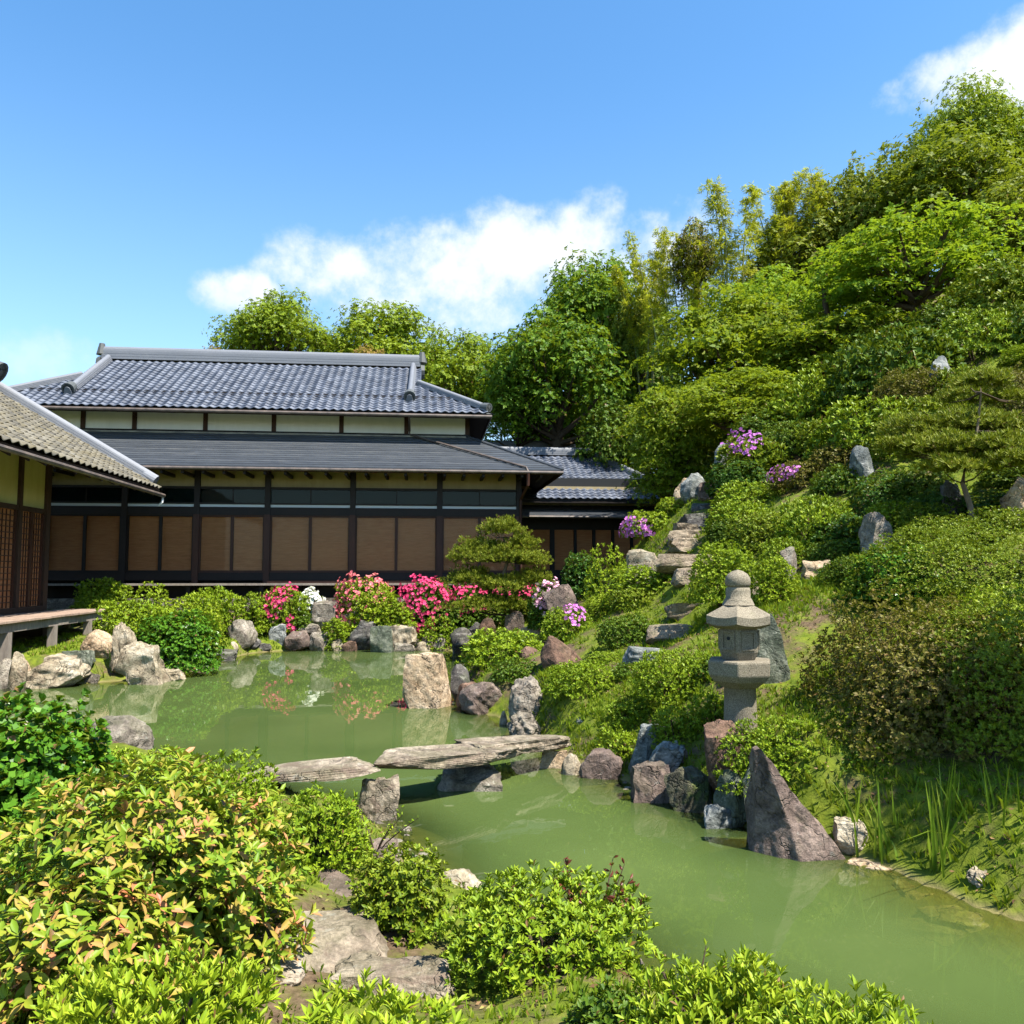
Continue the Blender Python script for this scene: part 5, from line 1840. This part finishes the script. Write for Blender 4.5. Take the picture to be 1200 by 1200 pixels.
def sprig(label, px, py0, wpx, topy, dist, n, leafkind, ll, name, cat, seed):
    """loose upright shoots with leaves along them"""
    p = pix(px, py0, dist)
    zb = gz(p.x, p.y)
    root = empty(name, (p.x, p.y, zb))
    rng = np.random.default_rng(seed)
    ztop = pix(px, topy, dist).z
    H = ztop - zb
    W = wpx / ppm(dist)
    st = MB()
    pts, dirs = [], []
    for i in range(n):
        a = rng.uniform(0, 6.28)
        ex_, ey_ = W / 2 * math.cos(a) * rng.uniform(.4, 1), W / 3 * math.sin(a)
        h_ = H * rng.uniform(.65, 1.0)
        line = [Vector((ex_ * t ** 1.3, ey_ * t ** 1.3, -.03 + h_ * t)) for t in (0, .35, .7, 1)]
        st.tube(line, [.006, .005, .004, .002], 5, False)
        for t in np.linspace(.45, 1.0, 9):
            k = min(int(t * 3), 2)
            q = Vector((ex_ * t ** 1.3, ey_ * t ** 1.3, -.03 + h_ * t))
            pts.append(q)
            dirs.append((rng.normal(), rng.normal(), .5))
    st.build('stems', M['bark'], root, True)
    V, F = scatter(np.array([tuple(q) for q in pts]), np.array(dirs), rng.uniform(.7, 1.1, len(pts)), [rosette(2, leaf_two(ll, ll * .36), (10, 40), rng)], rng)
    link(bpy.data.objects.new('foliage', mesh_np('foliage', V, F, LEAF[leafkind])), root)
    tag(root, label, cat)


sprig('burgundy-leaved sprig poking out behind the round foreground azalea', 700, 1095, 150, 1008, 4.25, 15, 'burgundy', .05, 'red_leaf_shrub', 'shrub', 3)
sprig('half-bare twiggy shrub leaning over the water by the bridge pier', 440, 1000, 130, 935, 5.9, 8, 'lime', .03, 'twiggy_shrub', 'shrub', 8)
sprig('thin leafy shoots standing out of the azalea by the split stone', 812, 1150, 110, 1112, 3.4, 6, 'lime', .04, 'leafy_shoots', 'shrub', 12)


# ---- pines
def pine(name, label, px, base_py, dist, pads, trunk, zb=None, needle=.07, seed=1, gaps=1.0):
    b = pix(px, base_py, dist)
    zb = gz(b.x, b.y)
    root = empty(name, (b.x, b.y, zb))
    rng = np.random.default_rng(seed)
    u = dist / FPX
    nt = []
    for k in range(3):                           # tuft of needles
        V, F, bb = [], [], 0
        for i in range(9):
            lv, lf = leaf_one(needle, needle * .17, 0, 0)
            m = rotz(2 * math.pi * i / 9 + rng.uniform(-.2, .2)) @ rotx(R(rng.uniform(8, 62)))
            V.append(lv @ m.T)
            F.append(lf + bb)
            bb += 4
        nt.append((np.concatenate(V), np.concatenate(F)))
    br = MB()

    def loc(x, y, dy=0.0):
        p = pix(x, y, dist + dy)
        return Vector((p.x - b.x, p.y - b.y, p.z - zb))
    tp = [loc(*t) for t in trunk]
    tp[0].z = -.1
    MB().tube(tp, [.085 * (1 - .75 * i / (len(tp) - 1)) * dist / 20 for i in range(len(tp))], 8).build('trunk', M['pale_bark'], root, True)
    for i, (x, y, wp, hp_, dy) in enumerate(pads):
        c = loc(x, y, dy)
        rx, rz_ = wp * u / 2 * 1.1, hp_ * u / 2 * (1.45 if dist > 15 else 1.2)
        n = int(3.4 * gaps * rx * rx * 3.1 / (needle * needle) * 1.0) + 80
        f1 = wob(rng, [(3.0, .12), (7.0, .08)])
        d = unit(rng.normal(size=(n, 3)))
        d[:, 2] = np.where(d[:, 2] < -.2, -d[:, 2], d[:, 2])
        q = d * (rng.uniform(.45, 1.02, n) * (1 + f1(d)))[:, None] * np.array((rx, rx * .8, rz_)) + np.array(c)
        dr = unit(d * .7 + np.array((0, 0, .9)) + rng.normal(size=(n, 3)) * .25)
        V, F = scatter(q, dr, rng.uniform(.8, 1.15, n), nt, rng)
        link(bpy.data.objects.new('needle_pad', mesh_np('needle_pad', V, F, LEAF['pine'])), root)
        j = min(range(len(tp)), key=lambda k: (tp[k] - c).length + abs(tp[k].z - c.z + .1))
        s = tp[j]
        for q2 in range(3):
            e = c + Vector((rng.uniform(-.6, .6) * rx, rng.uniform(-.5, .5) * rx, -.1 * rz_))
            br.tube([s, s.lerp(e, .5) + Vector((0, 0, -.04)), e], [.022 * dist / 20, .016 * dist / 20, .006], 5, False)
    br.build('branches', M['bark'], root, True)
    tag(root, label, 'pine tree', 'garden pines')


pine('cloud_pine', 'small cloud-pruned pine with tiered pads before the long house', 597, 742, 20.4,
     [(590, 624, 52, 26, 0), (566, 648, 56, 24, .2), (612, 640, 46, 22, -.1), (590, 657, 74, 24, -.2), (548, 656, 40, 20, 0), (623, 660, 40, 22, .1),
      (553, 684, 62, 26, -.1), (624, 684, 44, 24, 0), (588, 690, 60, 22, -.3), (572, 712, 84, 22, -.2), (630, 716, 60, 22, .2)],
     [(597, 744), (603, 722), (594, 700), (588, 678), (596, 655), (590, 630)], needle=.095, seed=5, gaps=1.2)
pine('hill_pine', 'low spreading pine on two bare trunks on the hillside', 1148, 612, 11.3,
     [(1150, 452, 76, 34, 1.0), (1128, 470, 58, 28, .9), (1180, 470, 50, 26, 1.0), (1080, 506, 80, 34, .6), (1130, 502, 90, 34, .5), (1180, 504, 80, 34, .5),
      (1060, 528, 56, 26, .3), (1105, 530, 90, 34, .1), (1160, 528, 96, 36, 0), (1210, 520, 80, 36, .2), (1120, 550, 70, 24, -.2), (1175, 546, 80, 28, -.2)],
     [(1148, 614), (1136, 590), (1128, 566), (1132, 540), (1145, 505), (1150, 460)], needle=.085, seed=9, gaps=1.25)


# ---- trees
TREE_CACHE = {}


def crown_unit(species, var):
    """crown meshes in a unit box: x, y from -.5 to .5, z from 0 to 1; with the clump centres"""
    var = var % 2
    key = (species, var)
    if key in TREE_CACHE:
        return TREE_CACHE[key]
    mat, style, nclump, nleaf, lsz, cr = {
        'camphor': ('camphor', 'round', 74, 40000, .0195, .13), 'forest': ('forest', 'round', 70, 36000, .0225, .135),
        'maple': ('maple', 'layer', 62, 30000, .0225, .165), 'fresh': ('maple_b', 'layer', 58, 29000, .0225, .16),
        'wood': ('wood', 'round', 64, 26000, .023, .135), 'tan': ('tan', 'round', 26, 7000, .035, .17),
        'bronze': ('brown', 'round', 40, 16000, .028, .15), 'bush': ('mid', 'round', 40, 22000, .026, .16)}[species]
    rng = np.random.default_rng(hash(species) % 1 + sum(map(ord, species)) * 7 + var * 31)
    cs, rs_ = [], []
    while len(cs) < nclump:
        d = unit(rng.normal(size=3))
        if d[2] < -.55:
            continue
        r = rng.uniform(.62, 1.02) if rng.random() < .85 else rng.uniform(.2, .6)
        taper = 1.0
        c = np.array((d[0] * .39 * r, d[1] * .39 * r, .5 + d[2] * .40 * r))
        if style == 'layer':
            c[2] = round(c[2] * 8 + rng.uniform(-.3, .3), 1) / 8 * .96
        if all(np.linalg.norm((c - o_) * np.array((1, 1, 1.2))) > cr * .52 for o_ in cs):
            cs.append(c)
            rs_.append(cr * rng.uniform(.7, 1.15))
        elif rng.random() < .04:
            cs.append(c)
            rs_.append(cr * rng.uniform(.6, .9))
    P_, D_ = [], []
    per = nleaf // 4 // nclump
    for c, r in zip(cs, rs_):
        f1 = wob(rng, [(3.0, .16), (7.0, .12)])
        d = unit(rng.normal(size=(per, 3)))
        if style == 'layer':
            d[:, 2] = np.abs(d[:, 2]) * np.where(rng.random(per) < .85, 1, -.4)
            q = d * (rng.uniform(.25, 1.0, per) ** .5 * (1 + f1(d)))[:, None] * np.array((r * 1.25, r * 1.25, r * .36))
            q[:, 2] -= (q[:, 0] ** 2 + q[:, 1] ** 2) / r * .28
            dr = unit(np.array((0, 0, .45)) + d * .55 + rng.normal(size=(per, 3)) * .4)
        else:
            d[:, 2] = np.where((d[:, 2] < -.3) & (rng.random(per) < .7), -d[:, 2], d[:, 2])
            q = d * (rng.uniform(.5, 1.0, per) ** .35 * (1 + f1(d)))[:, None] * r
            dr = unit(d + np.array((0, 0, .35)) + rng.normal(size=(per, 3)) * .4)
        P_.append(q + c)
        D_.append(dr)
    P_, D_ = np.concatenate(P_), np.concatenate(D_)
    tm = [rosette(4, leaf_one(lsz, lsz * .62, .2, .2), (55, 95), rng) for _ in range(4)]
    V, F = scatter(P_, D_, rng.uniform(.7, 1.2, len(P_)), tm, rng)
    me = mesh_np('crown', V, F, LEAF[mat])
    TREE_CACHE[key] = (me, cs)
    return TREE_CACHE[key]


def tree(label, species, px, top, wpx, hpx, dist, var=0, group='trees beyond the house', name='tree', rz=None, depth=1.0, bark='bark', cat='tree'):
    """px/top/wpx/hpx: crown box in pixels; the trunk comes up from the ground below"""
    p = pix(px, top, dist)
    H, W = hpx / ppm(dist), wpx / ppm(dist)
    zb = gz(p.x, p.y)
    zc = p.z - H
    root = empty(name, (p.x, p.y, zb))
    me, cs = crown_unit(species, var)
    rz = rz if rz is not None else (px * .37) % 6.28
    cr = link(bpy.data.objects.new('crown', me), root)
    cr.scale = (W * 1.08, W * 1.08 * depth, H)
    cr.rotation_euler = (0, 0, rz)
    cr.location = (0, 0, zc - zb)
    rng = random.Random(px)
    tr = MB()
    r0 = .035 * W + .07
    hb = max(zc - zb, 0) + .12 * H
    tr.tube([(0, 0, -.3), (.03 * W, 0, hb * .5), (0, .02 * W, hb), (.02 * W, 0, hb + .35 * H), (0, 0, hb + .6 * H)], [r0 * 1.25, r0, r0 * .9, r0 * .55, r0 * .2], 9, False)
    tr.build('trunk', M[bark], root, True)
    lm = MB()
    for i, c in enumerate(cs):
        if i % 2:
            continue
        x, y = c[0] * W, c[1] * W * depth
        e = Vector((x * math.cos(rz) - y * math.sin(rz), x * math.sin(rz) + y * math.cos(rz), zc - zb + c[2] * H))
        s = Vector((0, 0, hb + max(0, (e.z - hb) * .35)))
        if s.z > e.z:
            s.z = max(e.z - .1 * H, hb * .7)
        m = s.lerp(e, .55) + Vector((0, 0, -.03 * H))
        lm.tube([s, m, e], [r0 * .4, r0 * .25, r0 * .08], 5, False)
    lm.build('limbs', M[bark], root, True)
    tag(root, label, cat, group)
    return root


BH = 'trees beyond the house'
HT = 'trees on the hill'
tree('round yellow-green broadleaf tree standing alone above the tiled ridge', 'camphor', 324, 338, 136, 140, 38, 0, BH)
tree('yellow-green tree with several domes above the roof ridge', 'camphor', 458, 356, 170, 150, 41, 1, BH)
tree('yellow-green tree touching the dark forest tree beside the roof end', 'camphor', 540, 380, 138, 170, 39, 2, BH)
tree('pale slender tree glimpsed between the two yellow-green crowns', 'maple', 396, 385, 60, 80, 46, 1, BH)
tree('tan dry-leaved treetop peeking above the ridge between the yellow-green trees', 'tan', 428, 408, 76, 60, 37, 0, BH)
tree('small tan treetop at the foot of the lone round tree', 'tan', 250, 402, 40, 60, 37, 1, BH)
tree('tall dark green forest tree behind the house end', 'forest', 652, 366, 175, 200, 36, 0, BH)
tree('higher dark green crown behind the tall forest tree', 'forest', 692, 296, 165, 210, 42, 1, BH)
tree('low dark green tree filling the gap beside the upper roof corner', 'forest', 608, 440, 100, 110, 37, 2, BH)
tree('bronze-topped dark tree next to the forest tree', 'wood', 752, 322, 84, 190, 39, 0, BH)
tree('dark shaded tree between the forest tree and the maples', 'forest', 745, 400, 130, 190, 41, 2, BH)
tree('small green tree over the annex roof', 'bush', 716, 470, 90, 110, 34, 0, BH)
tree('dark tree closing the view behind the annex', 'forest', 690, 440, 180, 150, 46, 1, BH)
tree('layered maple overhanging the annex roof', 'maple', 792, 428, 140, 165, 25, 0, HT, name='maple_tree', depth=.9)
tree('lower layered maple spray above the stones at the stair top', 'maple', 785, 505, 90, 110, 24, 1, HT, name='maple_tree')
tree('large layered maple in the middle of the hill', 'maple', 862, 318, 220, 230, 27, 1, HT, name='maple_tree')
tree('deep green maple behind the dark clipped mounds', 'maple', 965, 340, 190, 170, 24.5, 0, HT, name='maple_tree')
tree('fresh bright green maple above the clipped mounds', 'fresh', 1068, 232, 240, 190, 24, 0, HT, name='maple_tree')
tree('bright maple bough between the large maple and the bamboo', 'fresh', 905, 300, 140, 150, 29, 1, HT, name='maple_tree')
tree('shaded low maple on the slope above the violet azalea', 'maple', 868, 420, 150, 110, 22.5, 1, HT, name='maple_tree')
tree('olive hilltop tree with bronze leaves beside the bamboo', 'wood', 1005, 195, 150, 190, 33, 1, HT)
tree('big olive hilltop tree behind the fresh green maple', 'wood', 1110, 160, 230, 190, 31, 0, HT)
tree('highest green treetop on the hill', 'camphor', 1128, 98, 150, 190, 36, 1, HT)
tree('green treetop rising beside the highest one', 'camphor', 1208, 105, 120, 190, 35, 2, HT)
tree('dark olive tree overhanging the tall clipped mound', 'wood', 1205, 195, 190, 170, 28, 2, HT)
tree('dull green hilltop tree between the olive ones', 'wood', 1060, 180, 140, 170, 35, 2, HT)
tree('bronze-purple small tree among the bamboo', 'bronze', 815, 262, 66, 110, 35, 0, HT)
tree('olive tree filling the hill crest behind the bamboo', 'wood', 930, 260, 160, 150, 34, 0, HT)


tree('dark tree filling the hollow behind the violet azalea', 'forest', 890, 400, 210, 200, 30, 1, HT)
# the tree whose shade falls on the reed bank, just past the picture's edge
tree('small spreading tree shading the reed bank', 'maple', 1490, 250, 270, 330, 5.4, 0, HT, name='maple_tree')


# ---- bamboo
def bamboo(label, px, top, spread, dist, n, seed, bottom):
    b = pix(px, top, dist)
    zb = gz(b.x, b.y)
    root = empty('bamboo_clump', (b.x, b.y, zb))
    rng = np.random.default_rng(seed)
    H = b.z - zb
    W = spread / ppm(dist)
    low = (pix(px, bottom, dist).z - zb) / H
    P_, D_ = [], []
    for i in range(n):
        x, y = rng.uniform(-.5, .5) * W, rng.uniform(-.5, .5) * W
        h_ = H * rng.uniform(.86, 1.0)
        lx_, ly_ = rng.normal() * .05 * H, rng.normal() * .04 * H
        line = []
        for t in np.linspace(0, 1, 9):
            bend = max(0, t - .55) ** 2 * 2.2
            line.append(Vector((x + lx_ * t + np.sign(lx_) * bend * .22 * H * .5, y + ly_ * t, -.2 + (h_ + .2) * (t - bend * .10))))
        mb = MB().tube(line, [.05, .05, .047, .044, .04, .034, .026, .016, .006], 6, False)
        mb.build('cane', M['cane'], root, True)
        for k in range(95):
            t = low + (1 - low) * rng.random() ** .8
            j = min(int(t * 8), 7)
            q = line[j].lerp(line[j + 1], t * 8 - j)
            rr = W * .26 * (1.25 - t) + .12
            a = rng.uniform(0, 6.28)
            L = rr * rng.uniform(.5, 1.2)
            for m in range(6):
                s = (m + 1) / 6
                P_.append((q.x + math.cos(a) * L * s, q.y + math.sin(a) * L * s, q.z + L * (.5 * s - .75 * s * s) + rng.normal() * .03))
                D_.append((math.cos(a) + rng.normal() * .5, math.sin(a) + rng.normal() * .5, -.55 + rng.normal() * .3))
    tm = [rosette(4, leaf_one(.22, .036, .1, .3), (15, 60), rng) for _ in range(3)]
    V, F = scatter(np.array(P_), np.array(D_), rng.uniform(.6, 1.1, len(P_)), tm, rng)
    link(bpy.data.objects.new('leaves', mesh_np('leaves', V, F, LEAF['bamboo'])), root)
    tag(root, label, 'bamboo', 'bamboo along the hill crest')


bamboo('thin sparse bamboo canes against the cloud', 760, 250, 40, 37, 4, 1, 400)
bamboo('yellowish bamboo clump beside the bronze-purple tree', 802, 246, 70, 35, 9, 2, 420)
bamboo('tall golden bamboo clump above the large maple', 878, 203, 90, 34, 11, 3, 360)
bamboo('golden bamboo clump next to the olive hilltop tree', 942, 203, 80, 34, 10, 4, 360)

# ---- reeds
def reeds(label, px, base, top, wpx, n, seed, group='reeds in the shallows', dist=None):
    d = dist or wat(px, base)
    p = pix(px, base, d)
    H = pix(px, top, d).z
    W = wpx / ppm(d)
    rng = np.random.default_rng(seed)
    root = empty('reed_clump', (p.x, p.y, -.12))
    for i in range(n):
        x, y = rng.uniform(-.5, .5) * W, rng.uniform(-.4, .4) * W
        h_ = (H + .12) * rng.uniform(.45, 1.0)
        wd = .012 * rng.uniform(.7, 1.3)
        lx_, ly_ = rng.normal() * .16 * h_, rng.normal() * .14 * h_
        droop = rng.random() < .22
        vs_, fs = [], []
        for k, t in enumerate(np.linspace(0, 1, 6)):
            b = t ** 2 * (2.6 if droop else 1)
            z = h_ * (t - (.45 * t ** 3 if droop else 0))
            ww = wd * (1 - t ** 3) + .0008
            cx, cy_ = x + lx_ * b, y + ly_ * b
            vs_ += [(cx - ww, cy_, z), (cx, cy_ + ww * .5, z), (cx + ww, cy_, z)]
        for k in range(5):
            a = k * 3
            fs += [(a, a + 1, a + 4, a + 3), (a + 1, a + 2, a + 5, a + 4)]
        MB().add(vs_, fs).build('blade', LEAF['reed'], root, True)
    tag(root, label, 'reeds', group)


reeds('first clump of green reeds beside the pointed rock', 1022, 1000, 905, 56, 26, 1)
reeds('middle clump of tall reeds in the shallows', 1118, 1030, 880, 60, 24, 2)
reeds('last clump of reeds behind the white crumpled stone', 1185, 1036, 868, 60, 22, 3)
reeds('thin reeds behind the middle clump on the bank', 1150, 985, 885, 70, 14, 7, dist=5.9)
reeds('thin reeds on the bank behind the first clump', 1052, 985, 915, 60, 12, 8, dist=6.3)
reeds('short reeds between the first and middle clumps', 1070, 1008, 930, 50, 12, 6)
reeds('small clump of reeds at the water below the deck', 116, 797, 752, 34, 18, 4)


# ---- grass on the banks
def grass(name, label, poly_fn, n, hmin, hmax, seed, nb=6, wd=.006):
    rng = np.random.default_rng(seed)
    pts = poly_fn(rng, n)
    sd = pond_sd(pts)
    pts = pts[sd > .12]
    pat = np.sin(pts @ np.array((1.9, 1.1)) + 1) + np.sin(pts @ np.array((-1.2, 2.3))) + np.sin(pts @ np.array((3.1, -2.2)) + 2) * .7
    pts = pts[pat + rng.normal(size=len(pts)) * .8 > -.7]
    z = ground(pts)
    tm = []
    for k in range(4):
        V, F, b = [], [], 0
        for i in range(nb):
            a, l = rng.uniform(0, 6.28), rng.uniform(.6, 1.0)
            lean = rng.uniform(.15, .75)
            w_ = wd / ((hmin + hmax) / 2)
            base = np.array((math.cos(a), math.sin(a), 0)) * rng.uniform(0, .5)
            side = np.array((-math.sin(a), math.cos(a), 0)) * w_
            fw = np.array((math.cos(a), math.sin(a), 0))
            V.append(np.array([base - side, base + side, base + fw * lean * .35 * l + side * .7 + np.array((0, 0, l * .6)), base + fw * lean * l + np.array((0, 0, l * .95))]))
            F.append(np.array([(0, 1, 2, 3)]) + b)
            b += 4
        tm.append((np.concatenate(V), np.concatenate(F)))
    sc = rng.uniform(hmin, hmax, len(pts))
    up = np.tile(np.array((0, 0, 1.0)), (len(pts), 1)) + rng.normal(size=(len(pts), 3)) * .12
    V, F = scatter(np.column_stack([pts, z - .01]), up, sc, tm, rng)
    o = link(bpy.data.objects.new(name, mesh_np(name, V, F, LEAF['grass'])))
    tag(o, label, 'grass', kind='stuff')


def box_pts(x0, x1, y0, y1):
    return lambda rng, n: np.column_stack([rng.uniform(x0, x1, n), rng.uniform(y0, y1, n)])


grass('bank_grass', 'short green grass on the bank and slope round the lantern', box_pts(.3, 5.2, 5.2, 12.5), 12000, .04, .11, 1)
grass('slope_grass', 'longer grass and ground cover on the hillside between the shrubs', box_pts(2, 13, 10.5, 22), 8500, .05, .12, 2, 6, .010)
grass('point_grass', 'grass on the point and beside the steps', box_pts(-1.5, 5, 9.5, 24), 9000, .04, .10, 3, 6, .010)
grass('near_grass', 'grass between the foreground stones', box_pts(-4, 2, 2, 8), 11000, .02, .06, 4)
grass('far_bank_grass', 'grass on the far bank before the house', box_pts(-11, 0, 17, 26), 9000, .05, .12, 5, 5, .012)


def litter(name, label, poly_fn, n, size, seed):
    """fallen leaves lying on the soil"""
    rng = np.random.default_rng(seed)
    pts = poly_fn(rng, n)
    pts = pts[pond_sd(pts) > .15]
    z = ground(pts)
    dr = unit(np.column_stack([rng.normal(size=(len(pts), 2)), rng.normal(size=len(pts)) * .25]))
    V, F = scatter(np.column_stack([pts, z + .012]), dr, rng.uniform(.5, 1.2, len(pts)) * size, [leaf_one(1.0, .42, .25, .3), leaf_one(1.0, .3, .1, .5)], rng)
    o = link(bpy.data.objects.new(name, mesh_np(name, V, F, M['litter'])))
    tag(o, label, 'fallen leaves', kind='stuff')


m_, t_ = new_mat('fallen_leaf')
ri_ = t_.n('ShaderNodeNewGeometry').outputs['Random Per Island']
out(t_, princ(t_, t_.ramp(ri_, [(0, (.05, .028, .015)), (.5, (.15, .085, .04)), (.85, (.26, .18, .09)), (1, (.20, .20, .05))]), .8, None, .15))
M['litter'] = m_
litter('fallen_leaves', 'brown fallen leaves on the soil between the foreground stones', box_pts(-4, 2, 2, 8), 5000, .035, 31)
litter('bank_leaf_litter', 'brown fallen leaves under the bank thicket and round the lantern', box_pts(1, 6, 5, 12), 9000, .04, 32)


# ---- pebbles along the water line
def pebbles(name, label, n, seed, keep):
    rng = np.random.default_rng(seed)
    seg = rng.integers(0, len(PA), n * 6)
    t = rng.random(n * 6)[:, None]
    p = PA[seg] * (1 - t) + PB[seg] * t + rng.normal(size=(n * 6, 2)) * .07
    p = p[[keep(q) for q in p]][:n]
    z = ground(p)
    bv, bf = ICO_SMALL
    V, F, b = [], [], 0
    for q, zz in zip(p, z):
        f1 = wob(rng, [(1.5, .12), (3.0, .08)])
        v = bv * (1 + f1(bv))[:, None] * np.array((rng.uniform(.8, 1.5), rng.uniform(.7, 1.1), rng.uniform(.45, .8))) * rng.uniform(.018, .06)
        v = v @ rotz(rng.uniform(0, 6.28)).T
        V.append(v + np.array((q[0], q[1], max(zz, -.03) + .008)))
        F.append(bf + b)
        b += len(bv)
    o = link(bpy.data.objects.new(name, mesh_np(name, np.concatenate(V), np.concatenate(F), ROCK['grey'], True)))
    tag(o, label, 'pebbles', kind='stuff')


ICO_SMALL = _ico(1)
pebbles('near_shore_pebbles', 'small grey pebbles along the near shore of the pond', 120, 62, lambda q: q[1] < 9.8 and q[0] < 1.2 and q[0] > -5)
